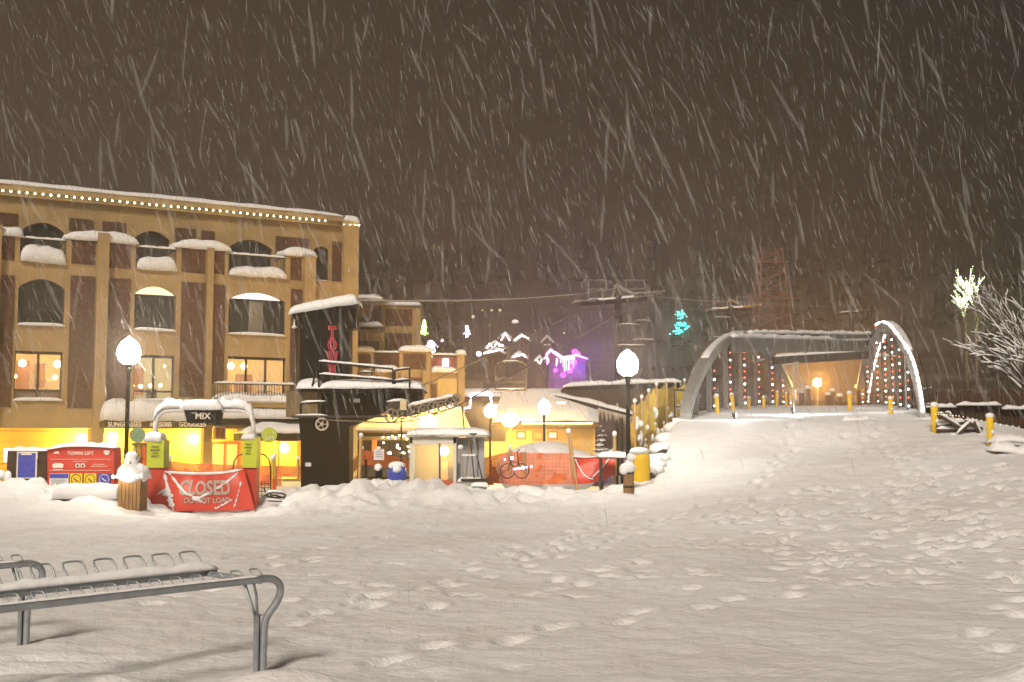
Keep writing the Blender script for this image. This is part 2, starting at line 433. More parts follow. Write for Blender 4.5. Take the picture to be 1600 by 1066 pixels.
def foot_dent(X, Y):
    D = np.zeros_like(X)
    for fx, fy, a in FP:
        m = (np.abs(X - fx) < .6) & (np.abs(Y - fy) < .6)
        if not m.any(): continue
        dx = X[m] - fx; dy = Y[m] - fy; u = dx * math.cos(a) + dy * math.sin(a); v = -dx * math.sin(a) + dy * math.cos(a)
        q = (u / .155) ** 2 + (v / .085) ** 2
        D[m] += -.095 * np.exp(-q ** 1.5) + .018 * np.exp(-((np.sqrt(q) - 1.7) / .45) ** 2)
    return D
def gz(x, y): return float(ground_h(np.array([x]), np.array([y]))[0])
def gpl(pl, s, off=0.): p = pl.w(s, off, 0); return gz(p.x, p.y)

def make_ground():
    ys = [-8.0]
    while ys[-1] < 640:
        y = ys[-1]; ys.append(y + max(.07, (abs(y) + 3) * .0042 if y > 0 else .6) if y < 45 else y + (y - 20) * .035)
    ys = np.array(ys); us = np.linspace(-1.0, 1.0, 800); us = us * (.55 + .45 * us ** 2) * 1.25
    Y, U = np.meshgrid(ys, us, indexing='ij'); X = U * (np.maximum(Y, 0) + 9)
    Z = ground_h(X, Y) + foot_dent(X, Y)
    ny, nx = X.shape; V = np.c_[X.ravel(), Y.ravel(), Z.ravel()]
    i = np.arange(ny - 1)[:, None] * nx + np.arange(nx - 1)[None, :]; i = i.ravel()
    Fq = np.c_[i, i + 1, i + nx + 1, i + nx]
    me = bpy.data.meshes.new('snow_ground'); me.vertices.add(len(V)); me.vertices.foreach_set('co', V.ravel())
    me.loops.add(Fq.size); me.loops.foreach_set('vertex_index', Fq.ravel()); me.polygons.add(len(Fq))
    me.polygons.foreach_set('loop_start', np.arange(0, Fq.size, 4)); me.polygons.foreach_set('loop_total', np.full(len(Fq), 4))
    me.polygons.foreach_set('use_smooth', np.ones(len(Fq), bool)); me.update(); me.validate()
    m = bpy.data.materials.new('trodden_snow'); m.use_nodes = True; nt = m.node_tree; b = nt.nodes['Principled BSDF']
    b.inputs['Roughness'].default_value = .7; b.inputs['Specular IOR Level'].default_value = .2
    t = nt.nodes.new('ShaderNodeTexCoord')
    n = nt.nodes.new('ShaderNodeTexNoise'); n.inputs['Scale'].default_value = .45; n.inputs['Detail'].default_value = 9; n.inputs['Roughness'].default_value = .65
    nt.links.new(t.outputs['Object'], n.inputs[0])
    r = nt.nodes.new('ShaderNodeValToRGB'); r.color_ramp.elements[0].color = (.76, .74, .73, 1); r.color_ramp.elements[0].position = .36
    r.color_ramp.elements[1].color = (.86, .86, .87, 1); r.color_ramp.elements[1].position = .6
    nt.links.new(n.outputs[0], r.inputs[0]); nt.links.new(r.outputs[0], b.inputs['Base Color'])
    n2 = nt.nodes.new('ShaderNodeTexNoise'); n2.inputs['Scale'].default_value = 3.2; n2.inputs['Detail'].default_value = 8; n2.inputs['Roughness'].default_value = .62
    mpg = nt.nodes.new('ShaderNodeMapping'); mpg.inputs['Scale'].default_value = (1, 1.25, 1); mpg.inputs['Rotation'].default_value = (0, 0, .4)
    nt.links.new(t.outputs['Object'], mpg.inputs[0]); nt.links.new(mpg.outputs[0], n2.inputs[0])
    bp = nt.nodes.new('ShaderNodeBump'); bp.inputs['Strength'].default_value = .8; bp.inputs['Distance'].default_value = .06
    nt.links.new(n2.outputs[0], bp.inputs['Height'])
    n4 = nt.nodes.new('ShaderNodeTexNoise'); n4.inputs['Scale'].default_value = 13; n4.inputs['Detail'].default_value = 8; n4.inputs['Roughness'].default_value = .7; nt.links.new(mpg.outputs[0], n4.inputs[0])
    bp2 = nt.nodes.new('ShaderNodeBump'); bp2.inputs['Strength'].default_value = .9; bp2.inputs['Distance'].default_value = .022; nt.links.new(n4.outputs[0], bp2.inputs['Height']); nt.links.new(bp.outputs[0], bp2.inputs['Normal']); nt.links.new(bp2.outputs[0], b.inputs['Normal'])
    sp = nt.nodes.new('ShaderNodeSeparateXYZ'); nt.links.new(t.outputs['Object'], sp.inputs[0])
    mr = nt.nodes.new('ShaderNodeMapRange'); mr.inputs[1].default_value = 66; mr.inputs[2].default_value = 96; nt.links.new(sp.outputs[1], mr.inputs[0])
    ns = nt.nodes.new('ShaderNodeTexNoise'); ns.inputs['Scale'].default_value = .16; ns.inputs['Detail'].default_value = 8; nt.links.new(t.outputs['Object'], ns.inputs[0])
    rs = nt.nodes.new('ShaderNodeValToRGB'); rs.color_ramp.elements[0].position = .45; rs.color_ramp.elements[0].color = (.045, .035, .025, 1); rs.color_ramp.elements[1].position = .75; rs.color_ramp.elements[1].color = (.20, .17, .14, 1)
    nt.links.new(ns.outputs[0], rs.inputs[0]); mxx = nt.nodes.new('ShaderNodeMix'); mxx.data_type = 'RGBA'       # far slope's colour darkened to stand for the hill lying unlit
    nt.links.new(mr.outputs[0], mxx.inputs[0]); nt.links.new(r.outputs[0], mxx.inputs[6]); nt.links.new(rs.outputs[0], mxx.inputs[7]); nt.links.new(mxx.outputs[2], b.inputs['Base Color'])
    me.materials.append(m)
    o = bpy.data.objects.new('snow_ground', me); col.objects.link(o)
    o['kind'] = 'structure'; o['label'] = 'trodden snow covering the square, the ramp and the hillside'; return o
make_ground()
# ================================================================ hotel block on the left
A = P(0, HOR, 49.3); B = P(560, HOR, 57.1)
H = Pl(A.x, A.y, B.x - A.x, B.y - A.y)
hotel = thing('hotel_building', 'four storey tan stucco hotel with brown brick panels and arched windows', 'building', H, -.5)
S = lambda px, py=540, off=0.: H.hit(px, py, off)[0]
Zp = lambda px, py, off=0.: H.hit(px, py, off)[1]
s_l, s_r = S(0) - 9.0, S(558, 560)
z_par = Zp(62, 415) + .15         # top of the third-floor band under the balconies
z_arc = Zp(70, 669)               # underside of the front above the arcade
RT = 1.8                          # set-back of the top storey

def front_sheet(m, x0, x1, z0, z1, off, ops, depth=.32):
    """wall face with real openings and their reveals"""
    xs = sorted({x0, x1} | {v for o in ops for v in (o[0], o[1])}); zs = sorted({z0, z1} | {v for o in ops for v in (o[2], o[3])})
    for i in range(len(xs) - 1):
        for j in range(len(zs) - 1):
            cx, cz = (xs[i] + xs[i + 1]) / 2, (zs[j] + zs[j + 1]) / 2
            if any(o[0] < cx < o[1] and o[2] < cz < o[3] for o in ops): continue
            m.add([(xs[i], off, zs[j]), (xs[i + 1], off, zs[j]), (xs[i + 1], off, zs[j + 1]), (xs[i], off, zs[j + 1])], [(0, 1, 2, 3)])
    for a, b, c, d, rise in ops:
        m.add([(a, off, c), (a, off + depth, c), (a, off + depth, d), (a, off, d)], [(0, 1, 2, 3)])
        m.add([(b, off, c), (b, off + depth, c), (b, off + depth, d), (b, off, d)], [(0, 3, 2, 1)])
        m.add([(a, off, c), (b, off, c), (b, off + depth, c), (a, off + depth, c)], [(0, 3, 2, 1)])
        m.add([(a, off, d), (b, off, d), (b, off + depth, d), (a, off + depth, d)], [(0, 1, 2, 3)])
        if rise:
            n = 12; arc = [(a + (b - a) * k / n, d - rise * (1 - math.sin(math.pi * k / n) ** .8)) for k in range(n + 1)]
            for k in range(n):
                (u0, w0), (u1, w1) = arc[k], arc[k + 1]
                m.add([(u0, off - .004, w0), (u1, off - .004, w1), (u1, off - .004, d), (u0, off - .004, d), (u0, off + depth, w0), (u1, off + depth, w1)], [(0, 1, 2, 3), (0, 4, 5, 1)])

def o_px(px0, px1, py0, py1, rise=0., off=0.):
    pm = (px0 + px1) / 2; ym = (py0 + py1) / 2
    return [H.hit(px0, ym, off)[0], H.hit(px1, ym, off)[0], H.hit(pm, py1, off)[1], H.hit(pm, py0, off)[1], rise]
arched = [o_px(-148, -72, 424, 497, .42), o_px(28, 101, 436, 508, .42), o_px(210, 275, 447, 516, .40), o_px(357, 446, 457, 523, .42)]
lower = [o_px(-155, -78, 546, 624), o_px(22, 97, 549, 625), o_px(209, 272, 555, 626), o_px(355, 446, 558, 629)]
w = mb(); front_sheet(w, s_l, s_r, z_arc, z_par, 0, arched + lower)
# side wall, back, top deck and soffit
w.add([(s_r, 0, -.5), (s_r, 14, -.5), (s_r, 14, Zp(550, 352, RT)), (s_r, RT, Zp(550, 352, RT)), (s_r, RT, z_par), (s_r, 0, z_par)], [(0, 1, 2, 3, 4, 5)])
w.add([(s_l, 0, -.5), (s_l, 14, -.5), (s_l, 14, 12), (s_l, RT, 12), (s_l, RT, z_par), (s_l, 0, z_par)], [(0, 1, 2, 3, 4, 5)])
w.box(s_l, s_r, .33, 3.4, z_arc, z_arc + .12)
w.build('wall', STUCCO, hotel)
t = mb(); t.box(s_l, s_r, .0, RT + .2, z_par - .02, z_par + .03); t.build('terrace_floor', STUCCO, hotel)
# top storey, set back
top_ops = []
for a in [(-140, -70, 322, 395, .45), (32, 101, 348, 412, .45), (209, 265, 361, 424, .42), (358, 425, 375, 434, .42)]:
    top_ops.append(o_px(*a[:4], a[4], RT))
top_ops.append(o_px(490, 514, 385, 441, .22, RT))
z_top = Zp(250, 322, RT)
u = mb(); front_sheet(u, s_l, s_r, z_par, z_top, RT, top_ops); u.build('upper_wall', STUCCO, hotel)
# cornice and roof
c = mb(); c.box(s_l, s_r + .1, RT - .45, 14, z_top, z_top + .28); c.box(s_l, s_r + .1, RT - .28, RT, z_top - .22, z_top); c.build('cornice', STUCCO, hotel)
cp2 = mb(); cp2.rb(H, 536, 346, 562, 356, RT - .6, 1.2); cp2.build('corner_capital', STUCCO, hotel)
mb().cap(s_l, s_r + .1, RT - .5, 13.9, z_top + .28, .34, .5, 4, p=10).build('roof_snow', SNOW, hotel, True)
cs = mb(); cs.cap(S(538, 345, RT - .6), S(562, 345, RT - .6), RT - .7, RT + .7, Zp(550, 346, RT - .6), .35, .1, 8); cs.build('capital_snow', SNOW, hotel, True)

# brick panels on the front
def panels(lst, off, par=hotel, pl=H, m=BRICK, nm='brick_panel'):
    for a, b, c_, d in lst: mb().rb(pl, a, c_, b, d, off, .05).build(nm, m, par)
panels([(-172, -152, 420, 620), (-66, -20, 424, 628), (-4, 20, 430, 636), (108, 146, 431, 638), (167, 202, 435, 627), (282, 319, 441, 620), (331, 351, 445, 600), (454, 471, 452, 618)], -.045)
panels([(-66, -20, 356, 400), (-4, 23, 366, 406), (112, 149, 376, 413), (170, 205, 381, 419), (284, 321, 388, 426), (333, 351, 392, 428), (454, 471, 403, 437)], -.045)
panels([(-60, -12, 328, 350), (-4, 28, 333, 352), (108, 147, 342, 361), (160, 197, 347, 368), (273, 306, 357, 378), (315, 335, 361, 376), (431, 483, 371, 400), (519, 537, 378, 455)], RT - .045)
# parapets and their snow
def parapet(px0, px1, py, seed):
    b = mb(); a0 = S(px0, py); a1 = S(px1, py); zt = Zp((px0 + px1) / 2, py)
    b.box(a0, a1, -.02, .35, z_par - .03, zt); b.box(a0, a0 + .25, .35, RT, z_par - .02, zt); b.box(a1 - .25, a1, .35, RT, z_par - .02, zt)
    o = b.build('parapet', STUCCO, hotel)
    sn = mb(); sn.cap(a0 - .12, a1 + .12, -.18, .6, zt, .42, .12, seed); sn.cap(a0 - .1, a0 + .4, .3, RT, zt, .36, .15, seed + 1); sn.build('snow_cap', SNOW, o, True)
for i, (a, b_, y) in enumerate([(-66, -12, 358), (-6, 32, 368), (104, 213, 377), (276, 357, 389), (447, 491, 400)]): parapet(a, b_, y, 20 + i)
# pilasters
def pilaster(px0, px1, ytop, ybot, th=.22, name='pilaster'):
    z1 = Zp((px0 + px1) / 2, ytop); b = mb(); b.box(S(px0), S(px1), -th, .02, ybot, z1); b.build(name, STUCCO, hotel)
pilaster(147, 165, 365, -.5, .3); pilaster(-20, -4, 352, -.5, .3); pilaster(320, 330, 388, z_arc - .6); pilaster(472, 489, 402, -.5, .3)
mb().box(S(536), s_r + .02, -.02, .3, -.5, Zp(548, 352, 0)).build('corner_pier', STUCCO, hotel)
# arcade columns down to the ground and back wall
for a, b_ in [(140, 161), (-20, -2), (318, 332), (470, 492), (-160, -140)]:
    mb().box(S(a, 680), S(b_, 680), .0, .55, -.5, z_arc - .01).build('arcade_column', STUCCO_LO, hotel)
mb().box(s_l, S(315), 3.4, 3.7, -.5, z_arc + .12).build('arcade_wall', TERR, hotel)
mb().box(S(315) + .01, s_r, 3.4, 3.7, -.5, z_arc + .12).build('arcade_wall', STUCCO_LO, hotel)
for k in range(5):
    zz = -.1 + .48 * k; mb().box(s_l, S(315), 3.37, 3.395, zz, zz + .02).build('wall_groove', STUCCO, hotel)
mb().box(s_l, s_r, .3, 3.4, -.55, -.42).build('arcade_floor', SNOW, hotel)

# windows
def dark_window(op, off, par, dep=.26, mull=1, arch=0., transom=None, tmat=None, hbar=False):
    a, b_, c_, d, rise = op
    fr = mb(); t_ = .06
    zt = d
    fr.box(a, a + t_, off + dep - .06, off + dep, c_, zt - rise * .75); fr.box(b_ - t_, b_, off + dep - .06, off + dep, c_, zt - rise * .75); fr.box(a, b_, off + dep - .06, off + dep, c_, c_ + t_)
    if not rise: fr.box(a, b_, off + dep - .06, off + dep, zt - .12, zt)
    for k in range(1, mull + 1):
        x = a + (b_ - a) * k / (mull + 1); fr.box(x - .05, x + .05, off + dep - .065, off + dep, c_, zt - (rise * .1))
    if transom: fr.box(a, b_, off + dep - .065, off + dep, transom - .04, transom + .02)
    if hbar: fr.box(a, b_, off + dep - .065, off + dep, c_ + .38, c_ + .46)
    f = fr.build('window', DARKM, par)
    g = mb(); g.box(a, b_, off + dep, off + dep + .03, c_, transom if transom else zt); g.build('pane', GLASS_D if tmat != 'room' else MATS['room_glass'], f)
    if transom: mb().box(a, b_, off + dep, off + dep + .03, transom + .01, zt).build('transom', tmat, f)
    sn = mb(); sn.cap(a - .03, b_ + .03, off - .14, off + .28, c_ - .02, .13, .1, int(a * 7) % 50); sn.build('sill_snow', SNOW, f, True)
    return f
RG = bpy.data.materials.new('room_glass'); RG.use_nodes = True; _b = RG.node_tree.nodes['Principled BSDF']; _b.inputs['Alpha'].default_value = .12; _b.inputs['Roughness'].default_value = .1
_n = RG.node_tree.nodes.new('ShaderNodeTexNoise'); _r = RG.node_tree.nodes.new('ShaderNodeMapRange'); _r.inputs[3].default_value = .05; _r.inputs[4].default_value = .14
RG.node_tree.links.new(_n.outputs[0], _r.inputs[0]); RG.node_tree.links.new(_r.outputs[0], _b.inputs['Roughness'])
MATS['room_glass'] = RG
CURT = mat('grey_curtain', (.20, .18, .15), .9, .1, 3)
for i, op in enumerate(arched):
    tr = None if i < 2 else op[2] + (op[3] - op[2]) * (.80 if i == 2 else .83)
    f = dark_window(op, 0, hotel, mull=0 if i != 1 else 0, transom=tr, tmat=E_LINEN if i == 2 else E_PINK)
    if i == 3:
        m_ = (op[0] + op[1]) / 2; mb().box(m_ - .35, m_ + .35, .245, .255, op[2] + .06, tr - .06).build('curtain', CURT, f)
for i, op in enumerate(top_ops): dark_window(op, RT, hotel, mull=0 if i == 4 else 1)
WARMW = mat('glowing_room_wall_warm', (.75, .55, .28), .9, .05, 2, emit=(1, .62, .22), es=.55)  # walls emit a little light themselves, standing in for the room lighting
WARMY = mat('glowing_room_wall_pale', (.70, .62, .40), .9, .05, 2, emit=(1, .80, .42), es=.30)  # paler walls, with the room lighting likewise put in as emission
CAB = mat('glowing_cherry_wood', (.40, .17, .06), .6, .2, 3, emit=(1, .4, .1), es=.12)  # cabinet wood with a faint glow added for the lit room
def room(op, m, furn, lamps_):
    a, b_, c_, d, _ = op; q = mb(); y0, y1 = .34, 2.6
    q.add([(a - .5, y1, c_ - .1), (b_ + .5, y1, c_ - .1), (b_ + .5, y1, d + .3), (a - .5, y1, d + .3)], [(0, 1, 2, 3)])
    q.add([(a - .5, y0, c_ - .1), (a - .5, y1, c_ - .1), (a - .5, y1, d + .3), (a - .5, y0, d + .3)], [(0, 1, 2, 3)])
    q.add([(b_ + .5, y0, c_ - .1), (b_ + .5, y1, c_ - .1), (b_ + .5, y1, d + .3), (b_ + .5, y0, d + .3)], [(0, 1, 2, 3)])
    q.add([(a - .5, y0, d + .3), (b_ + .5, y0, d + .3), (b_ + .5, y1, d + .3), (a - .5, y1, d + .3)], [(0, 1, 2, 3)])
    q.add([(a - .5, y0, c_ - .1), (b_ + .5, y0, c_ - .1), (b_ + .5, y1, c_ - .1), (a - .5, y1, c_ - .1)], [(0, 1, 2, 3)])
    rm = q.build('room', m, hotel); W_ = b_ - a; Hh = d - c_
    for (u0, u1, v0, v1, mm) in furn: mb().box(a + W_ * u0, a + W_ * u1, 1.9, 2.3, c_ + Hh * v0, c_ + Hh * v1).build('cabinet', mm, rm)
    for (u_, v_, r_) in lamps_: mb().ball((a + W_ * u_, 1.2, c_ + Hh * v_), r_, 10).build('ceiling_lamp', E_ROOM, rm)
dark_window(lower[1], 0, hotel, mull=1, tmat='room', hbar=True); room(lower[1], WARMW, [(.15, .42, .2, .85, CAB), (.55, .75, .3, .8, CAB), (-.1, 1.1, -.1, .22, DARKW), (.78, .98, .42, .5, WARMY)], [(.22, .78, .16), (.97, .78, .16), (.93, .5, .1), (.08, .5, .08)])
dark_window(lower[2], 0, hotel, mull=1, tmat='room', hbar=True); room(lower[2], WARMY, [(.0, .45, .15, .75, CAB), (.55, .8, -.1, .28, DARKW), (.1, .95, .22, .26, WHITEP)], [(.9, .80, .05), (.55, .35, .09), (.3, .33, .09), (.1, .34, .08), (.8, .36, .08)])
dark_window(lower[3], 0, hotel, mull=2, tmat='room'); room(lower[3], WARMW, [(.03, .24, .0, .42, CAB), (.36, .62, .0, .66, CAB), (.74, .98, .30, .55, WARMY), (.74, .98, .0, .3, CAB)], [(.17, .82, .16), (.40, .82, .16)])
dark_window(lower[0], 0, hotel, mull=1, hbar=True)
# top floor balconies: rail, balusters, snow
def balcony(px0, px1, py_rail, off, par, seed, snow_h=.55, z0=None, n=22):
    a, b_ = S(px0, py_rail, off), S(px1, py_rail, off); zr = Zp((px0 + px1) / 2, py_rail, off); zf = z_par if z0 is None else z0
    q = mb(); q.box(a, b_, off, off + .05, zr - .05, zr); q.box(a, b_, off, off + .04, zf + .12, zf + .16)
    for k in range(n + 1):
        x = a + (b_ - a) * k / n; q.box(x - .012, x + .012, off + .01, off + .035, zf, zr - .04)
    o = q.build('balcony_rail', DARKM, par)
    mb().ridge([(a, off + .025, zr), (b_, off + .025, zr)], .12, .10, seed).build('rail_snow', SNOW, o, True)
    mb().cap(a, b_, off - .25, off + .75, zf + .02, snow_h, .13, seed, p=5).build('balcony_snow', SNOW, o, True)
for i, (a, b_, y, sh) in enumerate([(-150, -66, 350, .8), (32, 104, 374, .80), (213, 276, 388, .62), (357, 447, 400, .48)]): balcony(a, b_, y, .06, hotel, 30 + i, sh)
# first floor balcony in front of the lit window
bz = Zp(400, 628, -1.3)
q = mb(); q.box(S(336, 620, -1.3), S(462, 620, -1.3), -1.3, -.0, bz - .25, bz); o = q.build('balcony_slab', STUCCO_LO, hotel)
mb().cap(S(336, 620, -1.3), S(462, 620, -1.3), -1.4, -.1, bz, .45, .15, 3).build('slab_snow', SNOW, o, True)
balcony(336, 462, 600, -1.28, hotel, 41, .12, bz, 30)
# string of bulbs under the cornice
cornice_string = thing('light_string', 'long row of warm white bulbs along the hotel cornice', 'string lights', H, 8)
q = mb(); q.tube([(s_l, RT - .5, z_top - .04), (s_r - 1.2, RT - .5, z_top - .04)], .012, 5); q.build('cable', DARKM, cornice_string)
bulb = None; n_b = 70
for k in range(n_b):
    x = s_l + 1 + (s_r - 1.3 - s_l - 1) * k / (n_b - 1); zb_ = z_top - .07
    if bulb is None:
        bulb = mb().ball((0, 0, 0), .048, 8); bulb.v = [(a, b_, c_ + 8) for a, b_, c_ in bulb.v]; bulb = bulb.build('bulb', E_BULB, cornice_string); o = bulb
    else: o = bulb.copy(); col.objects.link(o)
    o.parent = cornice_string; o.location = (x, RT - .52, zb_ - 8)
for a in (538, 547, 555, 561):
    o = bulb.copy(); col.objects.link(o); o.parent = cornice_string; x, z = H.hit(a, 352, RT - .68); o.location = (x, RT - .68, z - 8)

# shop canopy with lettering
can = thing('shop_canopy', 'dark shop canopy with pale lettering under a thick slab of snow along the hotel', 'canopy', H, z_arc - .3)
a0, a1 = S(163, 660, -1.5), S(324, 660, -1.5); zt = Zp(240, 656, -1.5); z0 = Zp(240, 669, -1.5)
mb().box(a0, a1, -1.5, -.32, z0, zt).build('fascia', DARKW, can)
mb().cap(a0 - .05, a1 + .1, -1.6, -.3, zt, .80, .12, 5, p=16).build('snow_slab', SNOW, can, True)
for tx, x0, x1 in (('SUNGLASSES', 169, 221), ('ACCESSORIES', 234, 268), ('GOGGLES', 280, 322)):
    text_px(H, tx, x0, 659.3, x1, 667, -1.515, .012).build('lettering', SIGNL, can)
can2 = thing('shop_canopy', 'long dark canopy behind the red gate, snow lying along its top', 'canopy', H, z_arc - .3)
a0, a1 = S(326, 660, -2.0), S(478, 660, -2.0); zt = Zp(400, 653, -2.); z0 = Zp(400, 664, -2.)
mb().box(a0, a1, -2.0, -.32, z0, zt).build('fascia', BLACKP, can2)
mb().cap(a0 - .05, a1 + .1, -2.1, -.3, zt, .42, .12, 6, p=12).build('snow_slab', SNOW, can2, True)
can3 = thing('shop_canopy', 'low dark awning with a sloping drift of snow beside the lift tower', 'canopy', H, z_arc - .6)
a0, a1 = S(386, 680, -2.6), S(500, 680, -2.6); zt = Zp(430, 676, -2.6); z0 = Zp(430, 689, -2.6)
mb().box(a0, a1, -2.6, -.35, z0, zt).build('fascia', BLACKP, can3)
mb().cap(a0 - .05, a1 + .1, -2.7, -.4, zt, .48, .15, 7, p=3).build('snow_slab', SNOW, can3, True)
# arcade fittings
def wall_lamp(px, py, power, lab, par_off=3.1):
    s_, z_ = H.hit(px, py, par_off); o = thing('wall_lamp', lab, 'lamp', H, z_ - .3, 'wall lamps in the hotel arcade')
    mb().box(s_ - .06, s_ + .06, par_off + .12, par_off + .28, z_ - .28, z_ + .1).build('bracket', DARKM, o)
    mb().ball((s_, par_off, z_), .24, 12, 1.1).build('globe', E_SOD, o, True)
    lamp('arcade_light', H.w(s_, par_off - .42, z_ - .1), SODC, power * 2.1, .2)
wall_lamp(128, 686, 330, 'glowing yellow wall lamp left of the arcade pilaster above the red board'); wall_lamp(303, 686, 420, 'glowing yellow wall lamp behind the snow covered gate'); wall_lamp(176, 684, 330, 'glowing yellow wall lamp just right of the arcade pilaster behind the lamp post')
wall_lamp(444, 700, 160, 'yellow wall lamp lighting the doorway beside the black lift tower', 2.9); wall_lamp(-70, 686, 300, 'glowing yellow wall lamp near the end of the arcade')
dr = thing('shop_door', 'wide glazed double shop door behind the lift gate', 'door', H, -.42)
a, b_ = S(328, 700, 3.3), S(374, 700, 3.3); q = mb()
for x in (a, (a + b_) / 2 - .05, b_ - .1): q.box(x, x + .1, 3.28, 3.36, -.42, Zp(350, 690, 3.3))
q.box(a, b_, 3.28, 3.36, Zp(350, 694, 3.3), Zp(350, 690, 3.3)); q.box(a, b_, 3.27, 3.36, -.42, -.1); q.build('frame', REDW, dr)
mb().box(a + .1, b_ - .1, 3.31, 3.34, -.1, Zp(350, 694, 3.3)).build('glass', mat('lit_door_glass', (.5, .42, .25), .3, .3, 2, emit=(1, .75, .35), es=.35), dr)
dp = thing('shop_door', 'bright yellow lit doorway panel between black lift tower and lime sign', 'door', H, -.42)
a, b_ = S(440, 705, 3.2), S(464, 705, 3.2); mb().box(a, b_, 3.2, 3.36, -.42, Zp(452, 690, 3.2)).build('leaf', TERR, dp); mb().box(a - .1, a - .01, 3.12, 3.36, -.42, Zp(452, 690, 3.2)).build('frame', STUCCO_LO, dp); mb().box(b_ + .01, b_ + .1, 3.12, 3.36, -.42, Zp(452, 690, 3.2)).build('frame', STUCCO_LO, dp)
rk = thing('display_rack', 'dark rack hung with grey and red snowboards behind the round green sign', 'rack', H, -.42)
mb().rb(H, 205, 692, 236, 745, 2.4, .15).build('rack_frame', DARKM, rk)
for i, (x, m_) in enumerate([(206, WHITEP), (214, GREYP), (222, REDV), (229, GREYP)]):
    mb().pp(H, [(x, 744), (x, 702), (x + 1, 698), (x + 3.5, 696), (x + 5, 699), (x + 6, 703), (x + 6, 744)], 2.3, .05).build('snowboard', m_, rk)
lh = thing('hanging_lantern', 'brown box lantern hanging under the dark canopy', 'lantern', H, Zp(345, 690, -1))
mb().rb(H, 337, 668, 352, 684, -1, .5).build('lantern_box', REDW, lh); q = mb()
for x in (336.5, 344, 351.5): q.rb(H, x, 667, x + 1.2, 686, -1.03, .03)
q.rb(H, 335.5, 684, 353.5, 687, -1.05, .6); q.build('frame', STUCCO_LO, lh); mb().cap(S(336, 668, -1), S(353, 668, -1), -1, -.5, Zp(345, 668, -1), .12, .06).build('snow_cap', SNOW, lh, True)

# ================================================================ stepped wing to the right of the hotel
def face_px(pl, pts_px, off=0.): return [pl.hit(x, y, off) for x, y in pts_px]
W1 = FR(600, 68, 12)
wing = thing('hotel_wing', 'farther tan wing with stacked brown panels and snowy balconies behind the lift tower', 'building', W1, -.5)
mb().rb(W1, 540, 474, 657, 720, 0, 9).build('wall', STUCCO, wing)
mb().cap(W1.hit(540, 478)[0], W1.hit(660, 478)[0], -.2, 9, W1.hit(620, 476)[1], .35, .4, 3, p=8).build('roof_snow', SNOW, wing, True)
panels([(602, 644, 483, 509), (601, 643, 521, 552)], -.04, wing, W1)
mb().pp(W1, [(560, 515), (560, 500), (596, 478), (596, 515)], -.03, .06).build('recess', GLASS_D, wing)
mb().rb(W1, 560, 533, 592, 552, -.03, .06).build('window', GLASS_D, wing)
q = mb(); q.ridge([(W1.hit(558, 509)[0], -.1, W1.hit(575, 511)[1]), (W1.hit(598, 509)[0], -.1, W1.hit(575, 511)[1])], .5, .3, 4); q.build('ledge_snow', SNOW, wing, True)
tb = mb(); tb.rb(W1, 552, 464, 599, 470, -1.5, 3); o = tb.build('top_balcony', STUCCO, wing)
q = mb(); q.rb(W1, 552, 432, 599, 434, -1.5, .06); q.rb(W1, 597.5, 434, 599, 464, -1.5, .06); 
for k in range(12): q.rb(W1, 556 + k * 3.6, 434, 556.4 + k * 3.6, 464, -1.49, .03)
q.build('rail', DARKM, o); mb().rb(W1, 552, 436, 597, 464, -1.0, .05).build('screen', GLASS_D, o)
mb().cap(W1.hit(552, 465, -1.5)[0], W1.hit(599, 465, -1.5)[0], -1.6, 1.4, W1.hit(575, 466, -1.5)[1], .34, .2, 9).build('balcony_snow', SNOW, o, True)
W2 = FR(640, 60, 12)
terr = thing('terrace_building', 'low ochre terrace block with brown panels, balcony rails and snow capped parapets', 'building', W2, -.5)
mb().rb(W2, 540, 578, 725, 720, .0, 7).build('wall', STUCCO, terr)
for i, (a, b_, y) in enumerate([(540, 584, 549), (624, 673, 549), (714, 726, 554)]):
    o = mb().rb(W2, a, y, b_, 582, -.02, .4).build('parapet', STUCCO, terr)
    mb().cap(W2.hit(a - 2, y)[0], W2.hit(b_ + 2, y)[0], -.2, .6, W2.hit((a + b_) / 2, y)[1], .3, .1, i + 60).build('snow_cap', SNOW, o, True)
panels([(544, 579, 553, 576), (630, 666, 553, 577), (628, 664, 590, 640)], -.06, terr, W2)
for a, b_, y in [(584, 624, 551), (673, 714, 555)]:
    q = mb(); q.rb(W2, a, y, b_, y + 2, .0, .06)
    for k in range(12): x = a + (b_ - a) * k / 11; q.rb(W2, x - .3, y + 2, x + .3, 578, .01, .03)
    o = q.build('balcony_rail', DARKM, terr)
    x0, x1 = W2.hit(a, y)[0], W2.hit(b_, y)[0]; zr = W2.hit((a + b_) / 2, y)[1]
    mb().ridge([(x0, .03, zr), (x1, .03, zr)], .15, .12, a).build('rail_snow', SNOW, o, True)
    mb().cap(x0, x1, -.3, .7, W2.hit((a + b_) / 2, 581)[1], .32, .15, a).build('balcony_snow', SNOW, o, True)
    mb().rb(W2, a, y + 3, b_, 579, 2.5, .1).build('balcony_wall', REDW, terr)
mb().rb(W2, 692, 561, 701, 572, 2.3, .1).build('lit_window', E_COOL, terr)
q = mb(); q.rb(W2, 660, 580, 672, 640, -.25, .3); q.rb(W2, 716, 582, 726, 700, -.25, .3); q.rb(W2, 612, 580, 622, 700, -.25, .3); q.build('pilaster', STUCCO, terr)
mb().rb(W2, 673, 600, 682, 635, -.05, .06).build('side_panel', BRICK, terr)
q = mb(); q.rb(W2, 684, 592, 714, 640, -.12, .14); q.build('bay_panel', TERR, terr)
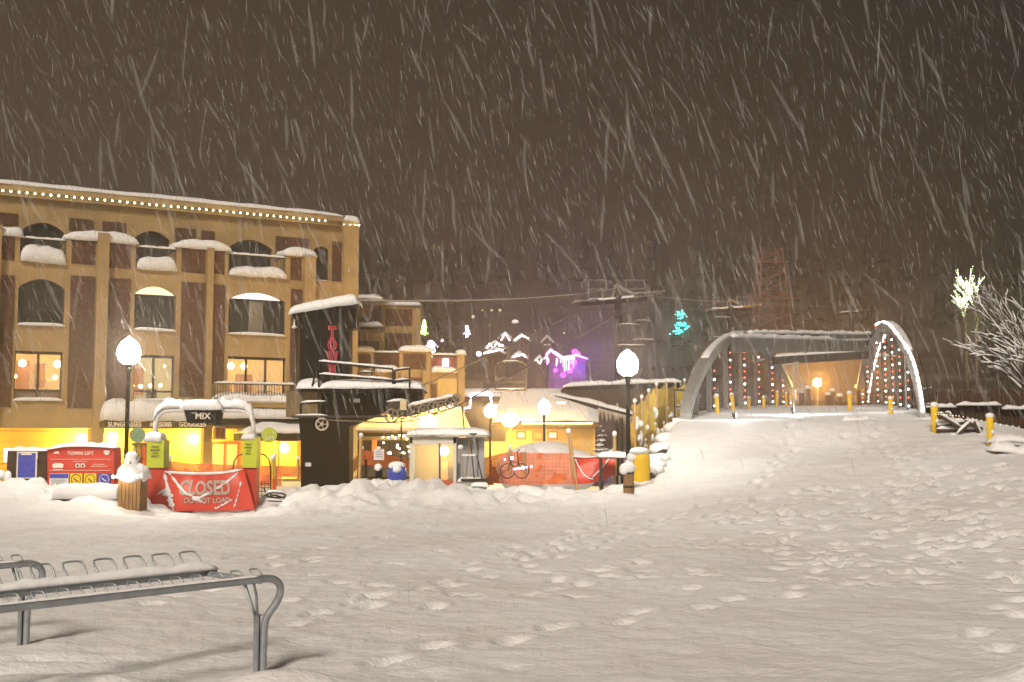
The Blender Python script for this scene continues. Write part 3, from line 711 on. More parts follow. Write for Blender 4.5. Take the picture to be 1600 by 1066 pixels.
# shop front under the wing
W3 = FR(620, 52, 6)
shop = thing('glazed_shop', 'glazed shop front with pale signboard and dangling bulbs behind the sign posts', 'shop', W3, -.5)
mb().rb(W3, 556, 645, 655, 668, .0, 2.5).build('wall', STUCCO_LO, shop)
mb().rb(W3, 556, 667, 680, 672.5, -.6, .6).build('signboard', mat('cream_board', (.8, .7, .5), .7, .05), shop)
mb().rb(W3, 548, 668, 558, 745, .0, .6).build('column', TERR, shop)
mb().rb(W3, 559, 676, 680, 745, 1.2, .15).build('glazing', GLASS_D, shop)
q = mb(); q.rb(W3, 559, 682, 680, 688, 1.0, .1); q.build('awning_band', TERR, shop)
mb().rb(W3, 581, 684, 589, 712, 1.0, .1).build('lit_door', mat('orange_lit', (.6, .2, .05), .7, .1, emit=(1, .35, .06), es=.7), shop)
for x in (571, 590.5, 612, 634):
    mb().rb(W3, x, 676, x + .9, 742, 1.1, .08).build('mullion', DARKM, shop)
bl = thing('light_string', 'loose drops of small white bulbs hanging in the glazed shop front', 'string lights', W3, 1.5)
r_ = random.Random(5); q = mb()
for k in range(22):
    x = 598 + r_.random() * 42; y = 676 + r_.random() * 34; s_, z_ = W3.hit(x, y, .9)
    mb().ball((s_, .9, z_), .045, 6).build('bulb', E_BULB, bl)
    q.tube([(s_, .9, z_ + .04), (s_, .9, W3.hit(x, 674, .9)[1])], .006, 4)
q.build('wire', DARKM, bl)
# the low roof beyond the booth with a white gable
W4 = FR(690, 46, 4)
lowr = thing('ticket_hut', 'low yellow lit hut with a snow laden roof behind the white booth', 'hut', W4, -.5)
mb().rb(W4, 640, 652, 728, 745, .0, 3).build('wall', TERR, lowr)
q = mb(); q.pp(W4, [(560, 668), (560, 660), (640, 640), (722, 640), (735, 668)], -.5, .12); q.build('gable_board', mat('cream_fascia', (.66, .56, .36), .8, .08, 1), lowr)
mb().cap(W4.hit(600, 640)[0], W4.hit(726, 640)[0], -.5, 3, W4.hit(670, 643)[1], .35, .2, 14, p=6).build('roof_snow', SNOW, lowr, True)
def flood(px, py, Y, r, power, lab, c=(1, .58, .12), m=E_SOD, lo=.5):
    p = P(px, py, Y); pl = FR(px, Y); o = thing('flood_lamp', lab, 'lamp', pl, p.z - .5)
    mb().ball((0, 0, p.z), r, 14, .8).build('globe', m, o, True); mb().box(-.05, .05, r * .6, r * .6 + .35, p.z - .5, p.z + .1).build('bracket', DARKM, o)
    lamp('flood_light', (p.x, p.y - lo, p.z), c, power, r)
flood(670, 660, 44.5, .36, 1000, 'blazing yellow flood lamp on the hut wall above the white booth')
# ================================================================ low building in the middle distance
W5 = FR(820, 56, -4)
mid = thing('lodge_building', 'long low lodge with ribbed yellow wall, small lit windows and a deep snow roof', 'building', W5, -.5)
mb().rb(W5, 790, 662, 930, 745, .0, 6).build('wall', TERR, mid)
q = mb()
for k in range(46): q.rb(W5, 812 + k * 2.5, 668, 812.7 + k * 2.5, 712, -.03, .04)
q.build('wall_batten', STUCCO, mid)
q = mb(); a, b_ = W5.hit(772, 640)[0], W5.hit(935, 640)[0]; ze = W5.hit(860, 662, -.8)[1]
q.add([(a, -.8, ze), (b_, -.8, ze), (b_ - .4, 6, ze + 1.9), (a + .4, 6, ze + 1.9), (a, -.8, ze - .16), (b_, -.8, ze - .16), (b_ - .4, 6, ze + 1.7), (a + .4, 6, ze + 1.7)], [(0, 1, 2, 3), (4, 7, 6, 5), (0, 4, 5, 1), (1, 5, 6, 2), (2, 6, 7, 3), (3, 7, 4, 0)])
o = q.build('roof', DARKW, mid)
n = 24; q = mb(); base = []
for i in range(n + 1):
    for j in range(9):
        x = a + (b_ - a) * i / n; t = j / 8; e = min(1, 5 * min(t + .08, 1.02 - t)) * min(1, 6 * min(i / n + .06, 1.06 - i / n))
        q.v.append((x, -.9 + 6.9 * t, ze + 1.9 * t + .34 * e * (1 + .3 * float(fbm(x, t * 5, 3, 3)))))
for i in range(n):
    for j in range(8): k = i * 9 + j; q.f.append((k, k + 9, k + 10, k + 1))
q.build('roof_snow', SNOW, o, True)
for x0, x1, y0, y1, m_ in [(808, 820, 675, 685, E_ROOM), (833, 848, 675, 687, REDW), (857, 870, 675, 686, E_PINK)]:
    f = mb().rb(W5, x0 - 1.6, y0 - 1.6, x1 + 1.6, y1 + 1.6, -.05, .1).build('window', REDW, mid)
    mb().rb(W5, x0 + 1, y0 + 1.5, x1 - 1, y1 - 2, -.09, .03).build('pane', mat('lit_pane', (.6, .5, .3), .5, .3, 9, emit=(1, .75, .4), es=1.6) if m_ is not REDW else mat('dim_pane', (.5, .2, .07), .6, .2, 4, emit=(1, .4, .1), es=.15), f)
led = thing('light_string', 'straight bright warm strip of bulbs under the lodge eave', 'string lights', W5, 1.5)
q = mb(); q.rb(W5, 815, 659.5, 926, 660.2, -.86, .03); q.build('cable', DARKM, led)
b0 = None
for k in range(60):
    x = 816 + k * 1.84; s_, z_ = W5.hit(x, 661.4, -.86)
    if b0 is None: m_ = mb().ball((0, 0, 1.5), .032, 6); b0 = m_.build('bulb', E_ROOM, led); o = b0
    else: o = b0.copy(); col.objects.link(o)
    o.parent = led; o.location = (s_, -.86, z_ - 1.5)
mb().rb(W5, 735, 690, 792, 745, .2, 4).build('side_wall', STUCCO_LO, mid)
flood(797, 656, 54, .42, 1700, 'blazing yellow flood lamp at the corner of the low lodge', lo=.7)

# outline lights on a gabled shop beyond
W6 = FR(760, 66)
gab = thing('gabled_shop', 'yellow gabled shop outlined in pale violet light strips behind the globe lamps', 'shop', W6, -.5)
mb().rb(W6, 700, 622, 800, 745, .2, 6).build('wall', TERR, gab)
mb().pp(W6, [(694, 628), (700, 618), (800, 612), (812, 628)], -.1, 6.5).build('roof', DARKW, gab)
mb().cap(W6.hit(698, 620)[0], W6.hit(806, 620)[0], -.2, 6.4, W6.hit(750, 619)[1], .5, .3, 8, p=5).build('roof_snow', SNOW, gab, True)
og = thing('light_string', 'pale violet light strip stepping round a gable above the globe lamps', 'string lights', W6, 1)
pts = [(727, 638), (734, 637), (736, 618), (742, 615), (766, 614), (768, 630), (770, 634), (791, 634)]
q = mb(); q.tube([(W6.hit(x, y, -.25)[0], -.25, W6.hit(x, y, -.25)[1]) for x, y in pts], .02, 5); q.build('cable', DARKM, og)
for (x0, y0), (x1, y1) in zip(pts, pts[1:]):
    L = math.hypot(x1 - x0, y1 - y0); m_ = max(1, int(L / 2.4))
    for k in range(m_):
        x = x0 + (x1 - x0) * k / m_; y = y0 + (y1 - y0) * k / m_; s_, z_ = W6.hit(x, y, -.27); mb().ball((s_, -.27, z_), .055, 6).build('bulb', E_COOL, og)

# ================================================================ hillside houses with outlined roofs
def hill_house(px, py, Y, wpx, hpx, lab, outline=None, om=E_COOL, lit=None, rot=0, wallm=DARKW):
    pl = FR(px, Y, rot); zb = P(px, py + hpx, Y).z; zg = gz(pl.o[0], pl.o[1])
    o = thing('hill_house', lab, 'house', pl, min(zb, zg) - .5, 'small houses with lights on the hillside')
    sc_ = Y / F; w2 = wpx * sc_ / 2; zt = P(px, py, Y).z; ze = zt - hpx * sc_ * .4
    mb().box(-w2, w2, 0, w2 * 1.6, min(zb, zg) - .5, ze).build('wall', wallm, o)
    r_ = mb().prism([(-w2 * 1.12, ze), (w2 * 1.12, ze), (0, zt)], -.4, w2 * 1.7).build('roof', DARKW, o)
    mb().prism([(-w2 * 1.15, ze + .02), (0, zt + .02), (w2 * 1.15, ze + .02), (w2 * 1.1, ze + .35), (0, zt + .4), (-w2 * 1.1, ze + .35)], -.5, w2 * 1.75).build('roof_snow', SNOW, r_)
    if outline:
        q = [(a * sc_, -.55, zt + b_ * sc_) for a, b_ in outline]
        mb().tube(q, .085 * Y / 150, 5).build('light_outline', om, o)
    for (u_, v_, ww, hh) in (lit or []):
        mb().box(u_ * sc_ - ww * sc_ / 2, u_ * sc_ + ww * sc_ / 2, -.06, .02, zt - v_ * sc_ - hh * sc_, zt - v_ * sc_).build('lit_window', E_LINEN, o)
hill_house(787, 507, 210, 14, 16, 'tiny house outlined with a blue triangle, highest on the hillside', [(-13, -10), (2, -7), (5, -7), (0, 0), (-4, -7)], emi('blue_outline', (.3, .25, 1), 4))
hill_house(789, 522, 170, 20, 22, 'hillside house whose steep gable is drawn in white light', [(-6, -11), (0, 0), (8, -11)], emi('white_outline', (1, .93, .95), 5))
hill_house(815, 525, 165, 24, 24, 'hillside house with a wide low gable drawn in white light', [(-11, -8), (0, 0), (11, -4)], emi('white_outline', (1, 1, 1), 5))
hill_house(774, 536, 150, 30, 28, 'hillside house with two zigzag gables and a bright eave line', [(-13, -9), (-9, -1), (-4, -9), (3, 0), (6, -6), (12, -4)], emi('white_outline', (1, 1, 1), 5))
hill_house(773, 546, 140, 30, 22, 'hillside house with one long bright slanting eave, just under the zigzag gables', [(-17, -7), (14, 0)], emi('white_outline', (1, 1, 1), 5))
hill_house(811, 553, 130, 24, 24, 'small hillside house with short white dashes of light above the empty chair', [(-9, -6), (0, -3), (8, -2), (9, -6)], emi('white_outline', (1, 1, 1), 5))
hill_house(855, 528, 150, 18, 24, 'dark hillside house showing two small cream windows', None, None, [(-3, 3, 4.5, 9), (3, 3, 4.5, 9)])
hill_house(843, 560, 120, 16, 22, 'small dark house with a cream gable light below the cable', [(-5, -3), (1, -9), (3, -2)], emi('white_outline', (1, 1, 1), 5))
WPL = FR(880, 86)
vh = thing('violet_house', 'house flooded with violet light, pink icicle strings hanging from its gable', 'house', WPL, gz(WPL.o[0], WPL.o[1]) - .5)
zb = gz(WPL.o[0], WPL.o[1]) - .5
vw = mat('weathered_board_wall', (.09, .07, .08), .9, .15, 1)
mb().rb(WPL, 858, 562, 915, 592, 0, 6).box(WPL.hit(858, 590)[0], WPL.hit(915, 590)[0], .1, 6, zb, WPL.hit(880, 591)[1]).build('wall', vw, vh)
ro = mb().pp(WPL, [(850, 562), (860, 546), (880, 560), (900, 556), (918, 562), (918, 566), (850, 566)], -.3, 6.5).build('roof', DARKW, vh)
mb().pp(WPL, [(849, 561), (860, 544), (880, 557), (901, 553), (919, 560), (918, 562), (900, 556.5), (880, 560.5), (860, 547), (851, 562)], -.4, 6.7).build('roof_snow', SNOW, ro)
out = [(853, 561), (855, 553), (860, 548), (868, 552), (876, 558), (882, 561), (890, 560), (898, 559)]
mb().tube([(WPL.hit(x, y, -.5)[0], -.5, WPL.hit(x, y, -.5)[1]) for x, y in out], .11, 6).build('light_outline', E_PURP, vh)
r_ = random.Random(4)
for x in (855, 857, 869.5, 870.5, 876, 880, 882, 885, 889, 893, 896):
    L = r_.uniform(6, 22); a, z1 = WPL.hit(x, 560, -.5); z0 = WPL.hit(x, 560 + L, -.5)[1]; mb().tube([(a, -.5, z1), (a, -.5, z0)], .035, 5).build('icicle_light', E_PURP, vh)
for x, y, r2 in [(898, 550, .22), (903, 553, .18), (884, 572, .2), (890, 578, .25), (880, 586, .2), (868, 579, .15), (896, 566, .25)]:
    a, z1 = WPL.hit(x, y, -.6); mb().ball((a, -.6, z1), r2, 8).build('pink_lamp', emi('magenta_lamp', (1, .05, .9), 2.2), vh)
lamp('violet_light', P(893, 574, 83.6), (.45, .03, 1), 420, .4); lamp('violet_light', P(907, 565, 84.9), (.22, .05, 1), 330, .4); lamp('violet_light', P(930, 548, 84), (.2, .05, 1), 420, .6)
lamp('violet_light', P(878, 587, 84.8), (.8, .02, .9), 60, .3)
# single distant lights on the hill
for i, (x, y, r2, m_) in enumerate([(739, 495, .22, E_LINEN), (768, 485, .18, E_LINEN), (781, 485, .2, E_LINEN), (805, 504, .45, E_PINK), (753, 485, .10, E_LINEN), (748, 553, .36, E_COOL), (729, 557, .3, E_COOL), (690, 532, .2, E_COOL), (661, 541, .28, E_COOL), (666, 527, .12, E_LINEN), (882, 521, .16, E_LINEN), (882, 527, .14, E_LINEN), (758, 576, .12, E_LINEN), (870, 581, .2, E_COOL), (712, 551, .16, E_COOL)]):
    Y = 150 + (i * 37) % 60; p = P(x, y, Y); pl = FR(x, Y); zg = gz(p.x, p.y)
    lab = ['lone pale lamp high on the hill left of the blue triangle', 'left one of two tiny lamps at the top of the hill', 'right one of two tiny lamps at the top of the hill', 'oval white lamp right of the blue triangle on the hill', 'faintest of the tiny lamps at the top of the hill', 'bright bluish lamp at the left end of the slanting eave', 'bluish lamp low on the hill beside the terrace parapet', 'small bluish lamp above the terrace building roof', 'bluish lamp beside the far corner of the hotel wing', 'tiny lamp under the yellow green lit tree', 'upper of two tiny orange lamps above the violet house', 'lower of two tiny orange lamps above the violet house', 'tiny lamp left of the empty chair', 'small white lamp inside the violet glow', 'small bluish lamp over the dark terrace window'][i]
    o = thing('distant_lamp', lab, 'lamp', pl, zg, 'distant lamps on the hill'); mb().tube([(0, 0, zg - .3), (0, 0, p.z)], .08, 5).build('pole', DARKM, o); mb().ball((0, 0, p.z), r2 * Y / 150, 8, .9).build('globe', m_, o)

# ================================================================ trees wrapped in lights
def lit_tree(px0, py0, px1, py1, Y, m_, lab, n=60, conic=True, seed=1, r=.05, dense=1.0, bulbs=True):
    pc = (px0 + px1) / 2; pl = FR(pc, Y); zt = P(pc, py0, Y).z; zb_ = P(pc, py1, Y).z; zg = gz(pl.o[0], pl.o[1]); hw = (px1 - px0) / 2 * Y / F
    o = thing('lit_tree', lab, 'tree', pl, min(zg, zb_) - .3)
    mb().tube([(0, 0, min(zg, zb_) - .3), (0, 0, zt)], .18, 6, r1=.03).build('trunk', BARK, o)
    rg = random.Random(seed); br = mb(); lt = mb()
    for i in range(n):
        t = (i + .5) / n; a = rg.uniform(0, 6.28); z0 = zb_ + (zt - zb_) * t * .93
        L = hw * ((1 - t) ** .8 if conic else math.sin(math.pi * min(1, t * .75 + .25)) ** .6) * rg.uniform(.6, 1.1)
        e = Vector((L * math.cos(a), L * math.sin(a), z0 + (.25 * L if not conic else -.15 * L)))
        br.tube([(0, 0, z0 - .2 * L), e], r * .7, 4, r1=r * .3)
        k = max(2, int(L / .35 * dense))
        for j in range(k):
            q = Vector((0, 0, z0 - .2 * L)).lerp(e, (j + .7) / k); lt.ball((q.x + rg.uniform(-.06, .06), q.y, q.z + rg.uniform(-.06, .06)), r * rg.uniform(.8, 1.6), 5)
    br.build('crown', CONIF, o); l_ = lt.build('lights', m_, o); l_['kind'] = 'stuff'; return o
lit_tree(656, 500, 668, 521, 130, E_GREEN, 'small conifer wrapped in yellow green lights beside the hotel wing', 40, True, 2, .10)
lit_tree(662, 531, 684, 557, 120, E_COOL, 'bush wrapped in cold white lights beyond the terrace building', 46, False, 3, .06)
lit_tree(722, 508, 735, 528, 160, E_COOL, 'thin tree with sparse bluish lights on the hillside', 20, False, 4, .08)
# white-lit tree: upright, branchy
def branchy(px, py_base, Y, hpx, lab, m_, seed, spread=.45, lit=True, lv=4, r0=.12, lean=0., n0=5, name='lit_tree', twig=.012, zg=None):
    rg = random.Random(seed); pl = FR(px, Y); zb_ = P(px, py_base, Y).z; g = gz(pl.o[0], pl.o[1]) if zg is None else zg; hh = hpx * Y / F
    o = thing(name, lab, 'tree', pl, min(g, zb_) - .2); tr = mb(); tw = mb(); lt = mb()
    def grow(p, d, L, r, k):
        e = p + d * L; mid_ = p + d * L * .5 + Vector((rg.uniform(-1, 1), rg.uniform(-1, 1), rg.uniform(-.5, .5))) * L * .07
        (tr if k > lv - 2 else tw).tube([p, mid_, e], max(r, twig), 5, r1=max(r * .65, twig * .8))
        if k <= lv - 1:
            if lit:
                for j in range(max(2, int(L / .12))): q = p.lerp(e, (j + .5) / max(2, int(L / .12))); lt.ball((q.x, q.y, q.z), .030, 5)
            else: lt.ridge([p + Vector((0, 0, max(r, twig) * .5)), mid_ + Vector((0, 0, max(r, twig) * .5)), e], max(.042, r * 2.2), max(.036, r * 1.7), rg.randint(0, 99), 4, .4)
        if k == 0: return
        for i in range(rg.choice((2, 3, 3) if lit else (1, 2, 2, 3)) if k < lv else n0):
            nd = (d + Vector((rg.uniform(-1, 1) + lean, rg.uniform(-1, 1), rg.uniform(-.35, .6))) * (spread if k < lv else spread * 1.2)).normalized()
            grow(p.lerp(e, rg.uniform(.45, 1)), nd, L * rg.uniform(.55, .8), r * .6, k - 1)
    z0 = min(g, zb_) - .2
    if zb_ - z0 > .3: tr.tube([(0, 0, z0), (0, 0, zb_)], r0 * 1.1, 6)
    grow(Vector((0, 0, zb_)), Vector((lean * .3, 0, 1)).normalized(), hh * .38, r0, lv)
    tr.build('trunk', BARK, o, True); c_ = tw.build('branches', BARK, o, True)
    x = lt.build('lights' if lit else 'branch_snow', m_, o, not lit); 
    if lit: x['kind'] = 'stuff'
    return o
branchy(1512, 522, 75, 84, 'bright tree wrapped in pale green white lights high on the right slope', E_TREEW, 12, .42, True, 4, .1, 0.02)
branchy(1528, 522, 75, 112, 'taller bright tree wrapped in pale green white lights, right one of the pair', E_TREEW, 15, .36, True, 4, .1, 0.02)
lamp('tree_glow', P(1522, 505, 73), (.85, 1, .6), 260, .8)
# teal lights in a dark conifer
def conifer(px, py0, py1, Y, wpx, lab, seed, snow=True, dens=1.0):
    rg = random.Random(seed); pl = FR(px, Y); zt = P(px, py0, Y).z; zb_ = P(px, py1, Y).z; g = gz(pl.o[0], pl.o[1]); hw = wpx / 2 * Y / F
    o = thing('conifer_tree', lab, 'tree', pl, min(g, zb_) - .2)
    mb().tube([(0, 0, min(g, zb_) - .2), (0, 0, zt)], max(.06, hw * .08), 7, r1=.02).build('trunk', BARK, o)
    cr = mb(); sn = mb(); nl = int(11 * dens)
    for i in range(nl):
        t = i / nl; zz = zb_ + (zt - zb_) * (.06 + .9 * t); rr = hw * (1 - t) ** .85 * rg.uniform(.85, 1.1) + .05
        nb = max(5, int(11 * (1 - t) + 4))
        for k in range(nb):
            a = 6.283 * k / nb + rg.uniform(-.3, .3); L = rr * rg.uniform(.7, 1.15); dx, dy = math.cos(a), math.sin(a); wv = L * .24; dz = -L * .32
            p0 = (0, 0, zz + .12 * L); pe = (dx * L, dy * L, zz + dz); pl_ = (dx * L * .6 - dy * wv, dy * L * .6 + dx * wv, zz + dz * .5 - .03); pr = (dx * L * .6 + dy * wv, dy * L * .6 - dx * wv, zz + dz * .5 - .03)
            pb = (dx * L * .55, dy * L * .55, zz + dz * .6 - .14 * L)
            cr.add([p0, pl_, pe, pr, pb], [(0, 1, 4), (1, 2, 4), (2, 3, 4), (3, 0, 4), (0, 3, 2, 1)])
            if snow and rg.random() < .8:
                h_ = .10 * L + .02; q = [Vector(v) * 1.0 for v in (p0, pl_, pe, pr)]; c_ = sum((v for v in q), Vector()) / 4
                top = c_ + Vector((0, 0, h_)); q = [c_ + (v - c_) * .88 + Vector((0, 0, .01)) for v in q]
                sn.add([*q, top], [(0, 1, 4), (1, 2, 4), (2, 3, 4), (3, 0, 4)])
    c_ = cr.build('crown', CONIF, o)
    if snow: sn.build('crown_snow', SNOW, c_, True)
    return o
conifer(940, 655, 740, 38, 44, 'snow loaded conifer under the dark shelter roof', 5)
tt = conifer(1062, 482, 540, 100, 30, 'dark conifer dotted with teal lights beyond the square', 9, False, 1.2)
tl = thing('light_string', 'clusters of teal bulbs in the dark conifer left of the bridge', 'string lights', FR(1062, 100), P(1062, 540, 100).z)
zb_ = P(1062, 540, 100).z; rg = random.Random(21); q0 = None; q = mb(); lastp = None
for k in range(95):
    band = rg.choice([(487, 495, 9), (487, 500, 10), (493, 500, 8), (506, 512, 12), (508, 516, 11), (514, 520, 10), (518, 524, 10)])
    y = rg.uniform(band[0], band[1]); x = (rg.gauss(0, .5) * band[2]); 
    if y > 516: x -= 5
    s_ = x * 100 / F; zz = P(1062, y, 100).z
    if q0 is None: q0 = mb().ball((0, 0, zb_), .048, 7).build('bulb', E_TEAL, tl); o = q0
    else: o = q0.copy(); col.objects.link(o)
    o.parent = tl; o.location = (s_, -.9 - .4 * rg.random(), zz - zb_); o.scale = (rg.uniform(1, 2.2), 1, rg.uniform(.7, 1.2))
    if lastp: q.tube([lastp, (s_, -.8, zz)], .01, 4)
    lastp = (s_, -.8, zz)
q.build('cable', DARKM, tl)
lamp('teal_glow', P(1075, 514, 97), (.05, .9, .75), 260, .5)

# bare branches loaded with snow at the right edge
branchy(1640, 700, 34, 300, 'bare snow dusted tree reaching in at the right edge of the square', SNOW, 33, .60, False, 4, .12, -.30, 6, 'bare_tree', .010)
branchy(1606, 640, 30, 180, 'smaller bare snow dusted tree leaning left at the right edge', SNOW, 35, .80, False, 4, .07, -.55, 7, 'bare_tree', .009)
branchy(1600, 600, 40, 230, 'thin bare tree with sparse snow rising behind the leaning one', SNOW, 39, .50, False, 4, .06, -.15, 5, 'bare_tree', .010)
# far wood on the slopes
rg = random.Random(77); q = mb(); qs = mb()
for i in range(420):
    Y = rg.uniform(95, 330); x = rg.uniform(-.42, .62) * Y
    if -.05 < x / Y < .12 and Y < 230: continue
    if .19 < x / Y < .40 and Y < 175: continue
    zg = gz(x, Y); h_ = rg.uniform(6, 13); r2 = h_ * rg.uniform(.16, .24); n = 7
    for k in range(4):
        z0 = zg + h_ * (.12 + .2 * k); rr = r2 * (1 - .2 * k); base = len(q.v)
        ring = [(x + rr * rg.uniform(.75, 1.2) * math.cos(6.283 * j / n), Y + rr * rg.uniform(.75, 1.2) * math.sin(6.283 * j / n), z0 - rg.uniform(0, .06) * h_) for j in range(n)]
        q.add(ring + [(x, Y, z0 + h_ * .34)], [(j, (j + 1) % n, n) for j in range(n)] + [tuple(range(n))[::-1]])
    q.tube([(x, Y, zg - .5), (x, Y, zg + h_ * .3)], .15, 4)
tag(q.build('far_wood', mat('far_conifers', (.03, .03, .022), .9, .4, .3)), 'far conifer wood on the snowy hillside fading into the falling snow', 'wood', kind='stuff')
# ================================================================ lift terminal
T = FR(510, 35)
tow = thing('lift_terminal', 'black lift terminal tower with red TOWN letters, sloping snowy roof and a railed platform', 'lift terminal', T, -.4)
mb().pp(T, [(468, 489), (557, 476), (557, 513), (546, 514), (546, 600), (468, 600)], 0, .7).build('upper_tower', BLACKP, tow)
mb().pp(T, [(466, 611), (660, 611), (659, 628), (608, 640), (546, 666), (545, 790), (470, 790), (470, 690), (466, 650)], .02, .9).build('lower_tower', BLACKP, tow)
q = mb(); q.pp(T, [(456, 490), (558, 473), (558, 478), (457, 495)], -.25, 1.15); ro = q.build('roof', BLACKP, tow)
n = 26; q = mb(); (xa, za), (xb, zb2) = T.hit(455, 490), T.hit(558, 473)
q.cap(xa - .03, xb + .03, -.4, 1.0, 0, .30, .08, 5, p=10, z_at=lambda x: za + (zb2 - za) * (x - xa) / (xb - xa) - .03); q.build('roof_snow', SNOW, ro, True)
q = mb(); q.rb(T, 457, 497, 463, 512, -.1, .25); q.rb(T, 460, 512, 463, 600, .05, .15); q.build('corner_post', DARKM, tow)
mb().lathe([(.03, 0), (.10, .02), (.03, .10), (.02, .28)], T.hit(461, 514)[0], -.15, T.hit(461, 514)[1], 10).build('bell_lamp', WHITEP, tow)
# platform
q = mb(); q.rb(T, 462, 606, 498, 612, -1.0, 1.1); q.rb(T, 498, 606, 659, 612, -1.0, 2.2); pf = q.build('platform', BLACKP, tow)
a, b_ = T.hit(461, 607, -1)[0], T.hit(499, 607, -1)[0]; mb().cap(a, b_, -1.05, 1.2, T.hit(480, 607, -1)[1], .30, .08, 3, p=5).build('platform_snow', SNOW, pf, True)
a, b_ = T.hit(498, 607, -1)[0], T.hit(660, 607, -1)[0]; mb().cap(a, b_, -1.05, 1.15, T.hit(580, 606, -1)[1], .24, .10, 13, p=9).build('platform_snow', SNOW, pf, True)
def rail_px(pl, segs, off, r, m, par, nm='railing', snow=True, sw=.10, sh=.06):
    q = mb(); sn = mb(); i = 0
    for s_ in segs:
        p = [(pl.hit(x, y, off)[0], off, pl.hit(x, y, off)[1]) for x, y in s_]; q.tube(p, r, 6)
        if snow and abs(p[0][0] - p[-1][0]) > .3: sn.ridge([Vector(v) + Vector((0, 0, r)) for v in p], sw, sh, i)
        i += 1
    o = q.build(nm, m, par)
    if sn.v: sn.build('rail_snow', SNOW, o, True)
    return o
rail_px(T, [[(498, 566), (614, 577)], [(499, 586), (614, 595)], [(498, 566), (498, 655)], [(614, 577), (614, 655)], [(617, 579), (640, 576)], [(617, 596), (640, 594)], [(617, 579), (617, 611)], [(640, 576), (640, 611)]], -1.02, .028, BLACKP, tow)
rail_px(T, [[(559, 583), (581, 582)], [(559, 596), (581, 596)], [(559, 583), (559, 610)], [(581, 582), (581, 610)]], 1.0, .02, BLACKP, tow)
q = mb(); q.rb(T, 447, 611, 497, 652, -.6, .5); q.build('side_cabinet', mat('brown_lit_cabinet', (.17, .12, .06), .8, .3, 2), tow)  # brown light falling on this side is put into the cabinet colour
rail_px(T, [[(470, 631), (509, 629)], [(470, 631), (470, 652)], [(509, 629), (509, 652)], [(458, 652), (512, 651)]], -1.3, .03, BLACKP, tow, 'motor_guard')
mb().rb(T, 454, 649, 606, 652.5, -1.4, .08).build('guide_beam', DARKM, tow); mb().rb(T, 404, 655, 470, 659, -1.1, .25).build('guide_beam', BLACKP, tow)
mb().rb(T, 477, 723, 486, 729, -.02, .02).build('notice', PAPER, tow); mb().rb(T, 552, 623, 562, 629, -.03, .05).build('notice', PAPER, tow)
mb().tube([(T.hit(498, 600, -1.02)[0], -1.02, T.hit(498, 560)[1]), (T.hit(498, 600)[0] - .02, -1.02, T.hit(498, 606)[1])], .03, 6).build('post', BLACKP, tow)
# bull wheel and return sheave
def sheave(pl, px, py, r, off, par, m=GREYP):
    s_, z_ = pl.hit(px, py, off); q = mb(); n = 20
    ring = [(s_ + r * math.cos(6.283 * k / n), off, z_ + r * math.sin(6.283 * k / n)) for k in range(n)]; q.tube(ring, r * .16, 6, True)
    q.disc((s_, off - .05, z_), r * .30, .10, 10)
    for k in range(5):
        a = 6.283 * k / 5; q.tube([(s_ + r * .2 * math.cos(a), off, z_ + r * .2 * math.sin(a)), (s_ + r * .95 * math.cos(a), off, z_ + r * .95 * math.sin(a))], r * .09, 5)
    return q.build('wheel', m, par)
sheave(T, 503, 663, .17, -1.5, tow, mat('pale_sheave', (.5, .45, .36), .6))
# neon letters T O W N (outlined serif letters)
def outline_letter(ch, cx, y0, y1, wpx, off):
    z1 = T.hit(cx, y0, off)[1]; z0 = T.hit(cx, y1, off)[1]; xc = T.hit(cx, (y0 + y1) / 2, off)[0]; W_ = wpx * 35 / F; Hh = z1 - z0
    Q = lambda pts: [(xc + (u - .5) * W_, off, z0 + v * Hh) for u, v in pts]
    shapes = {'T': [[(0, 1), (1, 1), (1, .72), (.86, .72), (.82, .86), (.62, .86), (.62, .12), (.76, .08), (.76, 0), (.24, 0), (.24, .08), (.38, .12), (.38, .86), (.18, .86), (.14, .72), (0, .72)]],
              'O': [[(.5 + .5 * math.sin(a), .5 + .5 * math.cos(a)) for a in np.linspace(0, 6.28, 21)[:-1]], [(.5 + .24 * math.sin(a), .5 + .34 * math.cos(a)) for a in np.linspace(0, 6.28, 17)[:-1]]],
              'W': [[(-.05, 1), (.33, 1), (.33, .9), (.24, .88), (.33, .35), (.45, .8), (.42, .9), (.42, 1), (.66, 1), (.66, .9), (.60, .88), (.70, .35), (.80, .88), (.72, .9), (.72, 1), (1.05, 1), (1.05, .9), (.96, .88), (.76, 0), (.64, 0), (.50, .58), (.36, 0), (.24, 0), (.04, .88), (-.05, .9)]],
              'N': [[(0, 1), (.34, 1), (.72, .38), (.72, .88), (.62, .9), (.62, 1), (1, 1), (1, .9), (.88, .88), (.88, 0), (.74, 0), (.28, .72), (.28, .12), (.38, .1), (.38, 0), (0, 0), (0, .1), (.12, .12), (.12, .88), (0, .9)]]}
    face = mb(); tb = mb()
    for pts in shapes[ch]: tb.tube(Q(pts), .0085, 4, True)
    pts = shapes[ch][0]; face.prism([(p[0], p[2]) for p in Q(pts)], off + .02, off + .05)
    f = face.build('letter', mat('black_letter', (.02, .005, .005), .5), tow); tb.build('neon_tube', E_NEON, f)
outline_letter('T', 519, 510, 529, 12, -.06); outline_letter('O', 519, 530, 548, 13, -.06); outline_letter('W', 519, 550, 568, 16, -.06); outline_letter('N', 519, 569, 587, 12, -.06)
